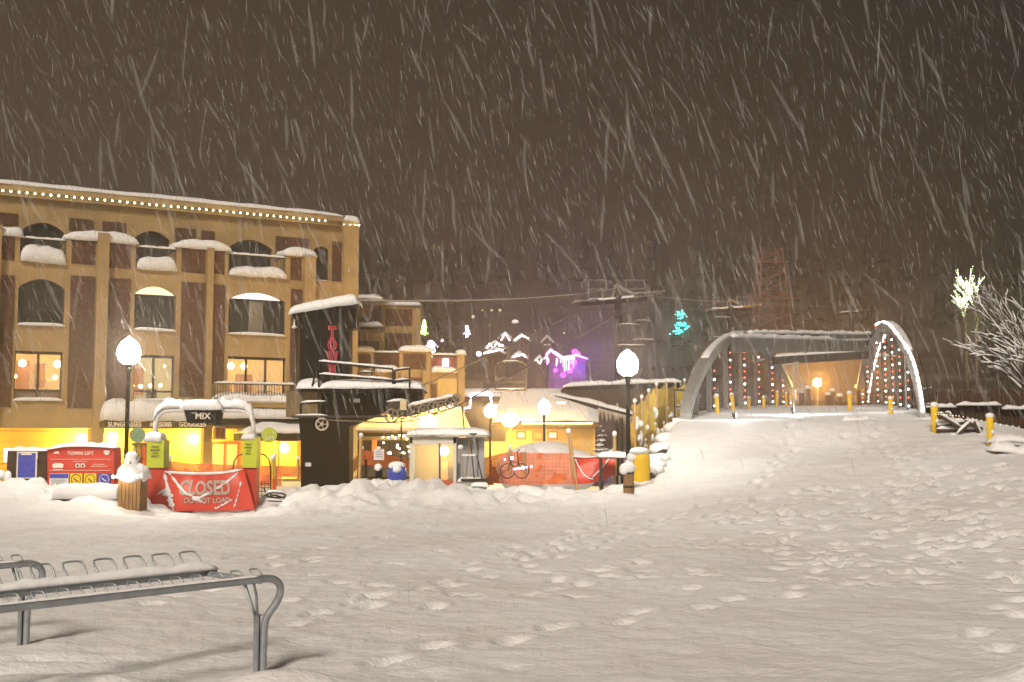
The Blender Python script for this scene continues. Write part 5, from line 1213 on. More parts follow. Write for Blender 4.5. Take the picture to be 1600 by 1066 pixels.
# strings of bulbs on the hangers
bw = mb().ball((0, 0, 0), .030, 7).build('bulb', E_BWHITE, None, recenter=False); brd = mb().ball((0, 0, 0), .026, 6).build('bulb', E_BRED, None, recenter=False)
proto_w, proto_r = bw, brd
def bulb_at(par, p, white, sc_=1.):
    global bw, brd
    src = proto_w if white else proto_r
    if src.parent is None and not src.get('used'): o = src; o['used'] = 'y'
    else: o = src.copy(); col.objects.link(o)
    if 'used' in o: del o['used']
    o.parent = par; o.location = p; o.scale = (sc_,) * 3; return o
_first = {True: True, False: True}
def bulb_at(par, p, white, sc_=1.):
    src = proto_w if white else proto_r
    if _first[white]: o = src; _first[white] = False
    else: o = src.copy(); col.objects.link(o)
    o.parent = par; o.location = p; o.scale = (sc_,) * 3; return o
def drop_string(t, off, lab, grp, step=.30, lean=0.):
    p = arch_pt(t, off); z0 = zd(p.x) + .15; z1 = p.z - .35
    if t > .3: step *= 1.35
    ss = thing('hanging_light_string', lab, 'string lights', BX, z0, grp, s=p.x, off=off - (.16 if off == 0 else -.1))
    L = z1 - z0; mb().tube([(0, 0, z0), (lean, 0, z1)], .012, 4).build('cable', DARKM, ss)
    n = max(3, int(L / step))
    for k in range(n):
        wv = (k % 3 == 0) if off == 0 else (k % 2 == 0); j = random.Random(k * 7 + int(t * 100)).uniform(-.04, .04)
        sc_ = (1.15 if t < .2 else 1.45 if t < .4 else 1.8); bulb_at(ss, (lean * k / n + j, -.03, L * (k + .5) / n), wv, sc_ * (1.1 if off == 0 else 1.0))
ords = ['first', 'second', 'third', 'fourth', 'fifth', 'sixth', 'seventh']
for i, t in enumerate(TL): drop_string(t, 0, f'{ords[i]} red and white bulb string from the near end under the left arch', 'bulb strings on the left arch', .27)
for i, t in enumerate(TRT): drop_string(t, -BW, f'{ords[i]} red and white bulb string from the near end inside the bright right arch', 'bulb strings in the right arch', .24)
ar = thing('arch_light_string', 'dense bright bulb string tracing the whole outline of the right arch', 'string lights', BX, 2.0, None, 0, -BW)
pts = [arch_pt(t, -BW, .10) for t in np.linspace(.0, .97, 160) ** 1.5]
mb().tube([(p.x, -(.25 + .5 * p.x / BL), p.z - .1) for p in pts], .015, 4).build('cable', DARKM, ar)
def proj(p):
    w = BX.w(p.x, p.y, p.z); c, s_ = math.cos(PITCH), math.sin(PITCH); f_ = w.y * c + (w.z - CZ) * s_; u = -w.y * s_ + (w.z - CZ) * c; return F * w.x / f_, F * u / f_
ts = np.linspace(.001, .93, 600); pr = [proj(arch_pt(t, -BW)) for t in ts]; cum = [0]
for (x0, y0), (x1, y1) in zip(pr, pr[1:]): cum.append(cum[-1] + math.hypot(x1 - x0, y1 - y0))
for k in range(100):                     # bulbs closer together where the string is nearer
    t = float(np.interp(cum[-1] * k / 99, cum, ts)); p = arch_pt(t, -BW, 0); wv = .07 + .55 * t; pn = arch_pt(t + .004, -BW) - arch_pt(max(0, t - .004), -BW); nz_ = Vector((-pn.z, 0, pn.x)).normalized() * (.19 - .40 * float(sms(.31, .36, t))); lat = -.02 + (wv + .07) * float(sms(.03, .11, t)) - (2 * wv + .13) * float(sms(.31, .36, t))
    bulb_at(ar, (p.x + nz_.x, lat, p.z + nz_.z - 2.0), k % 4 != 3, 1.35 if t < .1 else 1.7 if t < .35 else 2.3)
# flood lights on the deck by the left arch
for i, (s_, lab) in enumerate([(-.9, 'white flood lamp standing on the snow at the near end of the left arch'), (5, 'white flood lamp on the bridge deck just behind the nearest one')]):
    o = thing('deck_flood_lamp', lab, 'lamp', BX, zd(s_) + .05, 'flood lamps on the bridge deck', s=s_, off=(-1.5 if i == 0 else -2.9)); mb().box(-.12, .12, -.05, .05, zd(s_) + .12, zd(s_) + .25).build('housing', DARKM, o); mb().box(-.10, .10, -.062, -.052, zd(s_) + .135, zd(s_) + .235).build('lens', E_BWHITE, o); mb().tube([(0, 0, zd(s_)), (0, 0, zd(s_) + .12)], .02, 5).build('stem', DARKM, o)
    lamp('deck_light', BX.w(s_, -1.6 if i == 0 else -3.0, zd(s_) + .62), (.95, 1, 1), 120 if i == 0 else 170, .1)
lamp('arch_glow', BX.w(7, -BW + .8, zd(7) + 1.2), (1, .95, .88), 45, .3); lamp('arch_glow', BX.w(20, -BW + .8, zd(20) + 2.0), (1, .95, .88), 70, .3)
# orange lamp beyond the bridge and what it lights; the building is added in place of glowing fog
op = P(1277, 598, 108); OPL = FR(1277, 108); ol = thing('orange_lamp', 'glowing orange lamp on a post seen through the bridge', 'street lamp', OPL, -2)
mb().ball((0, 0, op.z), .42, 14).build('globe', E_SOD, ol, True)
mb().tube([(0, 0, -2), (0, 0, op.z - .3)], .07, 8).build('post', DARKM, ol); lamp('orange_light', op + Vector((0, -.8, 0)), (1, .52, .12), 5500, .5)
OB = FR(1290, 127); ob = thing('glow_backdrop_building', 'dull brown building added as backdrop for the orange glow under the bridge beams', 'building', OB, -2)
mb().rb(OB, 1215, 556, 1400, 690, 0, 12).build('wall', mat('brown_board_wall', (.30, .18, .09), .9, .15, 1, stretch=(3, 3, .6)), ob); mb().cap(OB.hit(1212, 556)[0], OB.hit(1403, 556)[0], -.4, 12, OB.hit(1290, 557)[1], .5, .5, 3, p=8).build('roof_snow', SNOW, ob, True)
for i, (x, y0) in enumerate([(1252, 612), (1262, 606), (1293, 616), (1300, 610), (1312, 618), (1340, 604), (1230, 610)]):
    pl = FR(x, 100 + i); o = thing('timber_post', ['short dark post left of the orange lamp', 'taller dark post just left of the orange lamp', 'short dark post just right of the orange lamp', 'dark post two steps right of the orange lamp', 'stubby dark post right of the orange lamp', 'dark post close to the lit right arch', 'dark post beside the far leg of the left arch'][i], 'post', pl, 0, 'dark posts near the orange lamp')
    mb().tube([(0, 0, -.5), (0, 0, P(x, y0, 100 + i).z)], .24, 7).build('shaft', DARKW, o); mb().ball((0, 0, P(x, y0, 100 + i).z), .3, 8, .7, .1).build('snow_cap', SNOW, o, True)
# snowy scaffold-like frame left of the orange lamp
SFp = FR(1240, 50); sf = thing('steel_frame', 'thin snow edged steel frame standing between left arch and orange lamp', 'frame', SFp, 0)
rail_px(SFp, [[(1222, 571), (1248, 567)], [(1224, 572), (1256, 611)], [(1240, 570), (1240, 640)], [(1244, 568), (1257, 612)], [(1236, 606), (1257, 611)], [(1241, 611), (1241, 645)]], 0, .045, mat('snowy_steel', (.5, .42, .3), .8), sf, 'frame', False)
sf.location.z = 0

# ================================================================ yellow posts
def yellow_post(px, Y, y0, y1, wpx, lab, lean=0., snow=.12, side=True):
    pl = FR(px, Y); k = Y / F; z0 = P(px, y1, Y).z; z1 = P(px, y0, Y).z; g = min(gz(pl.o[0], pl.o[1]), z0) if Y < 33 else z0 - .2
    o = thing('yellow_post', lab, 'post', pl, g - .1, 'yellow padded posts along the ramp and bridge'); r = wpx * k / 2
    mb().tube([(0, 0, g - .1), (lean * k, 0, z1)], r, 12).build('padding', YEL, o, True); q = mb().ball((lean * k, 0, z1), r * 1.15, 12, .8, .08, int(px)); 
    if side: q.ball((lean * k * .4 + r * .3, -.9 * r, (z0 * .6 + z1 * .4)), r * .5, 8, 1.4, .2, int(px) + 1)
    q.build('snow_cap', SNOW, o, True)
yellow_post(1459, 28.5, 633, 675, 11, 'yellow post nearest the lit arch foot, snow plastered on its side')
yellow_post(1545, 25.5, 650, 692, 11, 'yellow post at the far right beside the snowy log heap')
yellow_post(1391, 36, 622, 650, 7, 'short yellow post standing inside the lit right arch')
yellow_post(1327, 44, 614, 648, 7, 'yellow post just left of the lit right arch', 0, .1, False)
for i, (x, y0, y1, ln) in enumerate([(1121, 618, 654, -2), (1148, 616, 655, -5), (1169, 621, 650, 1), (1193, 620, 646, 0), (1213, 612, 642, 1), (1228, 614, 642, 0)]):
    yellow_post(x, 39 + i * 6, y0, y1, 6.5 - i * .6, ['first', 'second', 'third', 'fourth', 'fifth', 'sixth'][i] + ' yellow post from the near end along the left side of the bridge', ln, .1, False)
# ================================================================ left side of the ramp: net, pad, post, rocks
NB = Pl(BO[0] - .25, BO[1], -.271 * 1, -.963)    # runs back towards the camera
net = thing('snow_net', 'yellow safety netting caked with snow, scalloped between poles on the left of the ramp', 'netting', NB, 0)
NP = FR(1030, 33.0)
NLINE = Pl((992 - 800) / F * 31, 31, (1082 - 800) / F * 39.5 - (992 - 800) / F * 31, 8.5)
q = mb(); tops = [(990, 632), (1001, 626), (1012, 616), (1024, 606), (1040, 600), (1054, 603), (1068, 600), (1080, 606)]
bots = [(990, 705), (1001, 702), (1012, 706), (1024, 694), (1040, 682), (1054, 668), (1068, 660), (1080, 655)]
n = 56; m2 = 18
for i in range(n + 1):
    u = i / n * 7; k = min(6, int(u)); f_ = u - k; sag = math.sin(math.pi * f_) * 5
    xt = tops[k][0] * (1 - f_) + tops[k + 1][0] * f_; yt = tops[k][1] * (1 - f_) + tops[k + 1][1] * f_ + sag; yb = bots[k][1] * (1 - f_) + bots[k + 1][1] * f_ + 8
    for j in range(m2 + 1):
        v = j / m2; s_, z_ = NLINE.hit(xt, yt + (yb - yt) * v); q.v.append((s_, .10 * float(fbm(s_ * 1.5, v * 5, 3, 4)) + .18 * math.sin(math.pi * f_) * math.sin(math.pi * v), z_))
for i in range(n):
    for j in range(m2): k = i * (m2 + 1) + j; q.f.append((k, k + m2 + 1, k + m2 + 2, k + 1))
nv = len(q.v); q.v += [(a, b_ + .02, c_) for a, b_, c_ in q.v]; q.f += [tuple(i + nv for i in f_[::-1]) for f_ in q.f]
bpy.data.objects.remove(net)
net = thing('snow_net', 'yellow safety netting caked with snow, scalloped between poles on the left of the ramp', 'netting', NLINE, 0)
NETM = mat('yellow_net', (.95, .68, .10), .8, .1, 2.2, c2=(.72, .46, .06), bump=.8, bscale=7, stretch=(1, 1, .4))
q.build('net', NETM, net, True)
for (x, y), (xb_, yb_) in zip(tops, bots):
    a, z1 = NLINE.hit(x, y - 6); z0 = NLINE.hit(x, yb_ + 10)[1]; p_ = mb().tube([(a, -.03, z0), (a, -.03, z1)], .032, 6).build('pole', WOODP, net); mb().ball((a, -.03, z1), .055, 7, 1.1, .1).build('snow_cap', SNOW, p_, True)
q = mb(); rg = random.Random(8)
for k in range(34):
    u = rg.random() * 6.9; k0 = int(u); f_ = u - k0; x = tops[k0][0] * (1 - f_) + tops[k0 + 1][0] * f_; yt = tops[k0][1] + 8; yb = bots[k0][1] - 4; y = yt + (yb - yt) * rg.random() ** .7; s_, z_ = NLINE.hit(x, y); q.ball((s_, -.06, z_), rg.uniform(.03, .10), 7, rg.uniform(.8, 2.2), .25, k)
q.build('net_snow', SNOW, net, True)
PD = FR(999, 27.2); pd = thing('yellow_crash_pad', 'fat yellow crash pad half wrapped in snow at the foot of the ramp', 'pad', PD, 0)
z0 = gz(PD.o[0], PD.o[1]) - .3; z1 = PD.hit(999, 706)[1]; mb().lathe([(.02, z0), (.19, z0), (.2, z0 + .1), (.205, z1 - .15), (.19, z1 - .03), (.02, z1)], .03, 0, 0, 18).build('padding', YEL, pd, True)
q = mb(); q.ball((-.02, -.02, z1 + .01), .24, 14, .42, .08, 2); q.ball((-.19, -.03, z1 - .13), .13, 12, .9, .12, 4); q.ball((-.24, .02, z1 - .26), .12, 12, .8, .1, 5); q.ball((.06, .02, z0 + .26), .26, 14, .5, .06, 6); q.build('snow_cap', SNOW, pd, True)
WP = FR(981, 26.2); wp = thing('wooden_post', 'short round wooden post bound with dark straps in front of the crash pad', 'post', WP, 0)
z0 = gz(WP.o[0], WP.o[1]) - .3; z1 = WP.hit(980, 734)[1]; mb().lathe([(.12, z0), (.125, z0 + .2), (.115, z1)], 0, 0, 0, 12).build('shaft', WOOD, wp, True)
mb().lathe([(.131, WP.hit(980, 740)[1]), (.131, z1 - .01)], 0, 0, 0, 12).build('strap', DARKM, wp); mb().lathe([(.132, WP.hit(980, 762)[1]), (.132, WP.hit(980, 759)[1])], 0, 0, 0, 12).build('strap', DARKM, wp)
mb().ball((-.02, 0, z1 + .03), .19, 12, .7, .1, 4).ball((-.1, -.05, z1 - .03), .11, 8, .8, .1, 5).build('snow_cap', SNOW, wp, True)
RL = ['dark boulder with snow on top, lowest along the left edge of the ramp', 'second lowest snowy boulder along the left ramp edge', 'middle snowy boulder along the left ramp edge', 'second highest snowy boulder along the left ramp edge', 'highest snowy boulder, next to the left arch foot', 'small snowy boulder between the crash pad and the ramp edge']
for i, (x, y, Y, r_) in enumerate([(1013, 740, 27.4, .16), (1023, 722, 28.6, .17), (1034, 703, 29.8, .17), (1044, 687, 31, .18), (1057, 671, 32.6, .2), (1018, 731, 28, .14)]):
    pl = FR(x, Y); z_ = P(x, y, Y).z; o = thing('boulder', RL[i], 'boulder', pl, z_ - r_, 'snowy boulders edging the ramp'); mb().ball((0, 0, z_ - .06), r_ * .85, 12, .8, .2, i).build('rock', ROCK, o)
    q = mb(); q.ball((-.06, .16, z_ + .02), r_ * 1.6, 16, .62, .07, i + 9); q.ball((.20, .5, z_ + .06), r_ * 1.5, 14, .6, .07, i + 19); q.build('snow_cap', SNOW, o, True)
# logs and branches heap on the right
LG = FR(1500, 28); lg = thing('log_heap', 'heap of crossed logs and branches thick with snow between two yellow posts', 'log heap', LG, 1)
q = mb(); sn = mb()
for k, (x0, y0, x1, y1) in enumerate([(1466, 648, 1502, 668), (1483, 645, 1500, 668), (1470, 666, 1516, 660), (1500, 662, 1533, 686), (1516, 660, 1495, 682), (1524, 658, 1538, 682), (1470, 672, 1538, 672), (1505, 676, 1532, 690), (1490, 680, 1492, 690), (1512, 658, 1540, 670)]):
    a, c_ = LG.hit(x0, y0); b_, d_ = LG.hit(x1, y1); dy = .12 * (k % 4); q.tube([(a, dy, c_), (b_, dy + .1, d_)], .05, 7); sn.ridge([(a, dy, c_ + .02), (b_, dy + .1, d_ + .02)], .15, .10, k, 6, .1)
l_ = q.build('log', BARK, lg); sn.build('log_snow', SNOW, l_, True)
# dark timber fence and retaining edge behind
FN = FR(1520, 40); fn = thing('timber_fence', 'tall dark timber fence with uneven boards behind the yellow posts', 'fence', FN, -1)
q = mb(); rg = random.Random(6); x = 1436
while x < 1640: w_ = rg.uniform(5, 9); q.rb(FN, x, rg.uniform(608, 618), x + w_ - .8, 705, rg.uniform(0, .06), .08); x += w_
q.rb(FN, 1436, 634, 1640, 637, -.1, .08); o = q.build('boards', DARKW, fn); sn = mb()
for a, b_, y in ((1440, 1490, 637), (1492, 1560, 634), (1563, 1640, 640)): sn.ridge([(FN.hit(a, y)[0], -.15, FN.hit(a, y)[1]), (FN.hit(b_, y)[0], -.15, FN.hit(b_, y)[1])], .3, .14, a)
sn.build('fence_snow', SNOW, o, True)
SBR = FR(1585, 24.5); sb = thing('retaining_timber', 'long retaining timber under a snow roll at the right edge', 'timber', SBR, .8)
b = mb().pp(SBR, [(1556, 706), (1640, 722), (1640, 732), (1556, 712)], 0, .25).build('beam', WOOD, sb); mb().ridge([(SBR.hit(x, y)[0], .1, SBR.hit(x, y)[1]) for x, y in ((1550, 705), (1580, 708), (1610, 714), (1645, 722))], .5, .22, 3, 8, .1).ridge([(SBR.hit(x, y)[0], .8, SBR.hit(x, y)[1]) for x, y in ((1572, 692), (1600, 690), (1640, 694))], .6, .14, 5, 8, .1).build('beam_snow', SNOW, b, True)
WR = thing('light_wire', 'sagging dark wire with tiny bulbs strung past the right yellow posts', 'string lights', FR(1530, 27), 1)
q = mb(); pl = FR(1530, 27); pts = [(1462, 646), (1480, 647), (1500, 649), (1530, 655), (1560, 661), (1600, 667), (1660, 668)]; P3 = [(pl.hit(x, y)[0], 0, pl.hit(x, y)[1]) for x, y in pts]; q.tube(P3, .008, 4); q.build('cable', DARKM, WR)
for i in range(26): t = i / 25 * 5.99; k = int(t); v = Vector(P3[k]).lerp(Vector(P3[k + 1]), t - k); mb().ball((v.x, -.01, v.z - .02), .014, 5).build('bulb', E_LINEN, WR)
log = thing('snowy_kerb_log', 'long log with broken dark underside at the foot of the lit arch', 'log', FR(1370, 31.5), 1.6)
pl = FR(1370, 31.5); b = mb().tube([(pl.hit(x, y)[0], 0, pl.hit(x, y)[1]) for x, y in ((1322, 662), (1350, 666), (1380, 671), (1402, 673), (1425, 676))], .10, 8).build('trunk', WOODP, log); mb().ridge([(pl.hit(x, y)[0], -.02, pl.hit(x, y)[1]) for x, y in ((1316, 660), (1345, 659), (1380, 664), (1420, 668), (1448, 672))], .42, .16, 8, 8, .1).build('log_snow', SNOW, b, True)

# ================================================================ dark shelter roofs left of the ramp
SH = FR(960, 42); shl = thing('shelter', 'dark open shelter with a sloping snow covered roof behind the right lamp post', 'shelter', SH, -.5)
o = mb().pp(SH, [(863, 617), (868, 615), (985, 646), (1010, 652), (1010, 662), (980, 655)], -1.2, .25).build('roof_edge', BLACKP, shl); mb().ridge([(SH.hit(x, y, -1.2)[0], -1.0, SH.hit(x, y, -1.2)[1]) for x, y in ((862, 617), (900, 625), (950, 638), (1010, 653))], .6, .16, 4, 8, .2).build('edge_snow', SNOW, o, True)
o = mb().pp(SH, [(876, 610), (884, 604), (1062, 598), (1062, 606), (890, 611), (880, 618)], 1.5, .3).build('roof_edge', BLACKP, shl); mb().ridge([(SH.hit(x, y, 1.5)[0], 1.6, SH.hit(x, y, 1.5)[1]) for x, y in ((880, 605), (940, 602), (1000, 599), (1064, 597))], .7, .16, 5, 8, .25).build('edge_snow', SNOW, o, True)
q = mb(); p4 = [SH.hit(868, 617, -1.2), SH.hit(1008, 654, -1.2)]; q.add([(p4[0][0], -1.1, p4[0][1] - .05), (p4[1][0], -1.1, p4[1][1] - .05), (SH.hit(1060, 606, 1.5)[0], 1.5, SH.hit(1060, 606, 1.5)[1]), (SH.hit(884, 610, 1.5)[0], 1.5, SH.hit(884, 610, 1.5)[1])], [(0, 1, 2, 3)]); q.build('roof', DARKW, shl)
for x in (962, 970, 1003): mb().rb(SH, x, 640, x + 4, 760, -.6, .2).build('column', BLACKP, shl)
mb().rb(SH, 925, 620, 1060, 622, 1.2, .1).build('rail', BLACKP, shl)
rg = random.Random(9); q = mb()
for k in range(26): x = 935 + k * 2.2; y = 635 + (x - 925) * .26; s_, z_ = SH.hit(x, y, -1.25); q.tube([(s_, -1.22, z_), (s_, -1.22, z_ - rg.uniform(.1, .45))], .03, 4, r1=.005)
q.build('icicles', mat('ice', (.55, .5, .42), .3), shl)
mb().rb(SH, 870, 628, 884, 631, -.4, .1).build('tube_light', E_PINK, shl)
bk = thing('park_bench', 'snowy dark bench under the shelter left of the wooden post', 'bench', FR(970, 30), 0)
pl = FR(970, 30); g = gz(pl.o[0], pl.o[1]) - .1; zt = pl.hit(970, 714)[1]; o = mb().box(-.6, .25, 0, .4, zt - .05, zt).build('seat', DARKW, bk); mb().cap(-.62, .27, -.03, .43, zt, .14, .07, 3).build('seat_snow', SNOW, o, True)
for x in (-.52, .17): mb().box(x - .03, x + .03, .05, .35, g, zt - .05).build('leg', DARKM, bk)

# ================================================================ white booth and tools
BH = FR(676, 31); bo = thing('booth', 'white glazed operator booth with snow on its flat roof, lit inside', 'booth', BH, -.4)
WB = mat('booth_white', (.62, .58, .50), .6, .06, 2); GB = mat('booth_grey', (.33, .34, .36), .7, .08, 2)
q = mb(); yb = 800
for a, b_, c_, d in [(640, 683, 644, yb), (708, 683, 713, yb), (640, 683, 713, 693), (644, 693, 646.5, yb), (684, 694, 687, yb), (646, 693, 708, 695)]: q.rb(BH, a, c_ if False else b_, c_ if True else 0, d, 0, .08)
q.build('front_frame', WB, bo)
s0, s1 = BH.hit(640, 720)[0], BH.hit(713, 720)[0]; zt = BH.hit(676, 683)[1]; dpt = 1.7
mb().box(s1 - .04, s1, .08, dpt, -.4, zt).build('side_wall', GB, bo); mb().box(s0, s0 + .04, .08, dpt, -.4, zt).build('side_wall', GB, bo); mb().box(s0, s1, dpt, dpt + .05, -.4, zt).build('back_wall', mat('booth_inside', (.62, .5, .28), .8, .05), bo)
# a wider side towards the right
e1 = BH.hit(757, 700, .5)[0]; mb().pp(BH, [(713, 684), (757, 684), (757, 800), (713, 800)], .35, .06).build('side_panel', GB, bo)
mb().rb(BH, 746, 686, 747.2, 800, .33, .02).build('panel_joint', DARKM, bo)
r = mb().box(s0 - .1, e1 + .1, -.12, dpt + .1, zt, zt + .06).build('roof', WB, bo); mb().cap(s0 - .12, e1 + .12, -.16, dpt + .1, zt + .06, .19, .09, 6, p=7).build('roof_snow', SNOW, r, True)
mb().rb(BH, 647, 695, 684, 748, .03, .02).build('window_pane', RG, bo); mb().rb(BH, 687.5, 695, 707.5, 748, .03, .02).build('window_pane', RG, bo)
mb().rb(BH, 687, 750, 708, yb, .02, .04).build('lower_panel', REDW, bo); mb().rb(BH, 646, 750, 683, yb, .02, .04).build('lower_panel', WHITEP, bo); mb().rb(BH, 655, 753, 670, 763, -.005, .02).build('notice', YSIGN, bo)
mb().rb(BH, 686, 693, 688, yb, -.02, .05).build('door_edge', DARKW, bo)
s_, z_ = BH.hit(694, 705, .9); mb().ball((s_, .9, z_), .13, 12).build('lamp_globe', E_ROOM, bo, True); lamp('booth_light', BH.w(s_ - .1, .7, z_ - .1), (1, .68, .25), 50, .12)
mb().rb(BH, 690, 722, 700, 770, 1.0, .3).build('control_stand', WOODP, bo)
BI = FR(731, 30); gb = thing('grit_bin', 'grey plastic bin full of brooms and shovels against the booth side', 'bin', BI, -.1)
q = mb(); a, b_ = BI.hit(714, 755)[0], BI.hit(752, 755)[0]; q.box(a, b_, 0, .5, -.2, BI.hit(730, 752)[1]); q.build('body', mat('grey_bin', (.34, .34, .32), .6, .08), gb); mb().cap(a, b_, -.02, .52, BI.hit(730, 752)[1], .10, .06, 4).build('bin_snow', SNOW, gb, True)
B2 = FR(748, 29); g2 = thing('grit_bin', 'small square grey tub capped with snow at the foot of the tools', 'tub', B2, -.1); a, b_ = B2.hit(735, 765)[0], B2.hit(761, 765)[0]; z1 = B2.hit(748, 760)[1]; z0 = B2.hit(748, 790)[1]
mb().add([(a, 0, z1), (b_, 0, z1), (b_, .42, z1), (a, .42, z1), (a + .06, .05, z0), (b_ - .05, .05, z0), (b_ - .05, .38, z0), (a + .06, .38, z0)], [(0, 1, 2, 3), (7, 6, 5, 4), (0, 4, 5, 1), (1, 5, 6, 2), (2, 6, 7, 3), (3, 7, 4, 0)]).build('tub', mat('dark_grey_bin', (.2, .2, .18), .6), g2); mb().cap(a - .02, b_ + .02, -.03, .45, z1, .10, .05, 7).build('tub_snow', SNOW, g2, True)
for i, (x0, y0, x1, y1, nm, lab, hm) in enumerate([(739, 678, 743, 706, 'shovel', 'shovel with its dark blade up, leaning on the booth side', GREYP), (733, 690, 727, 752, 'broom', 'thin broom handle leaning left in the grey bin', WOOD), (735, 694, 741, 752, 'rake', 'dark rake handle crossing the broom', DARKM), (745, 712, 754, 752, 'ice_scraper', 'slanting scraper handle right of the shovel', DARKM), (722, 715, 724, 752, 'snow_pusher', 'short handle with a crossbar at the left of the bin', GREYP)]):
    o = thing(nm, lab, nm.replace('_', ' '), BI, BI.hit(x1, y1)[1]); a, c_ = BI.hit(x0, y0, -.1); b_, d = BI.hit(x1, y1, -.1)
    q = mb().tube([(a, .1, c_), (b_, -.1 + .15, d)], .016, 6)
    if nm == 'shovel': q.tube([(b_, .05, d), (BI.hit(744, 752)[0], .1, BI.hit(744, 752)[1])], .016, 6); mb().pp(BI, [(732, 677), (746, 677), (743, 680), (736, 680)], .0, .25).build('blade', DARKM, o)
    elif nm == 'snow_pusher': mb().rb(BI, 722, 710, 743, 712.5, .0, .04).build('crossbar', WHITEP, o)
    else: mb().box(b_ - .12, b_ + .12, -.02, .1, d - .02, d + .06).build('head', DARKM, o)
    q.build('handle', hm, o)
wb_ = thing('wall_box', 'narrow grey meter box on the booth side with a snow dab', 'box', BI, BI.hit(720, 722)[1]); mb().rb(BI, 715, 699, 722, 724, .12, .12).build('case', GREYP, wb_); mb().ball((BI.hit(719, 699)[0], .15, BI.hit(719, 699)[1]), .08, 8, .8, .1).build('snow_cap', SNOW, wb_, True)
# signs and posts in front of the shop
def post_thing(nm, lab, cat, px, Y, y0, y1, r, m_, lean=0, extra=None, snow=True):
    pl = FR(px, Y); z1 = P(px, y0, Y).z; z0 = min(P(px, y1, Y).z, gz(pl.o[0], pl.o[1]) - .05); o = thing(nm, lab, cat, pl, z0); k = Y / F
    mb().tube([(-lean * k, 0, z0), (0, 0, z1)], r, 7).build('shaft', m_, o)
    if snow: mb().ball((0, 0, z1), r * 1.5, 8, 1., .1).build('snow_cap', SNOW, o, True)
    if extra: extra(pl, o)
    return o
post_thing('wooden_stake', 'tall leaning wooden stake right of the black tower', 'stake', 565, 32, 680, 735, .045, WOODP, 3); post_thing('metal_stake', 'short black leaning stake right of the tall wooden one', 'stake', 573, 31, 718, 750, .03, BLACKP, -2, None, False)
def sg(pl, o):
    mb().rb(pl, 584, 702, 600, 719, -.06, .03).build('sign_board', PAPER, o); mb().ball((pl.hit(592, 701)[0], -.04, pl.hit(592, 701)[1]), .06, 8, 1, .1).build('snow_dab', SNOW, o, True)
    for i in range(3): mb().rb(pl, 586.5, 706 + i * 3.6, 597.5, 707.2 + i * 3.6, -.066, .008).build('line_of_print', GREYP, o)
    mb().rb(pl, 586.5, 732, 596.5, 747, -.08, .14).build('black_box', BLACKP, o); mb().ball((pl.hit(591, 731)[0], -.02, pl.hit(591, 731)[1]), .10, 10, 1.1, .1).ball((pl.hit(592, 751)[0], -.08, pl.hit(592, 751)[1]), .05, 8, 1.2, .1).build('box_snow', SNOW, o, True)
post_thing('sign_post', 'white square notice above a small black box on a wooden post', 'sign', 592, 30, 700, 772, .04, WOOD, 0, sg, False)
def bl_(pl, o):
    q = mb(); q.ball((0, -.05, pl.hit(622, 741)[1]), .25, 16, 1.28, .035, 3); q.build('bag', BLUEP, o, True)
    q = mb(); z_ = pl.hit(622, 727)[1]; q.ball((-.01, -.08, z_), .215, 14, .48, .06, 2); q.ball((.01, -.22, z_ - .10), .12, 12, .9, .15, 5); q.ball((-.13, -.17, z_ - .03), .08, 9, .7, .15, 6); q.build('bag_snow', SNOW, o, True)
post_thing('bagged_signal', 'blue plastic bag tied over a post, snow on its shoulders, beside the booth', 'bag', 622, 29.5, 730, 775, .055, BLACKP, 0, bl_, False)
# orange fencing
def net_fence(pl, pts_top, pts_bot, off, lab, posts, m_, alpha=True, group='orange net fences'):
    g = min(pl.hit(x, y, off)[1] for x, y in pts_bot); o = thing('net_fence', lab, 'fence', pl, g, group)
    q = mb(); n = len(pts_top); N = 12
    for i in range(n):
        for j in range(N + 1):
            v = j / N; x = pts_top[i][0] * (1 - v) + pts_bot[i][0] * v; y = pts_top[i][1] * (1 - v) + pts_bot[i][1] * v; s_, z_ = pl.hit(x, y, off); q.v.append((s_, off + .05 * math.sin(i * 2.1 + v * 3), z_))
    for i in range(n - 1):
        for j in range(N): k = i * (N + 1) + j; q.f.append((k, k + N + 1, k + N + 2, k + 1))
    q.build('net', m_, o)
    for x, y0, y1, ln in posts:
        a, z1 = pl.hit(x, y0, off); b_, z0 = pl.hit(x + ln, y1, off); p_ = mb().tube([(b_, off - .05, z0), (a, off - .05, z1)], .045, 7).build('post', WOODP, o); mb().ball((a, off - .05, z1), .07, 8, 1.2, .1).build('snow_cap', SNOW, p_, True)
    return o
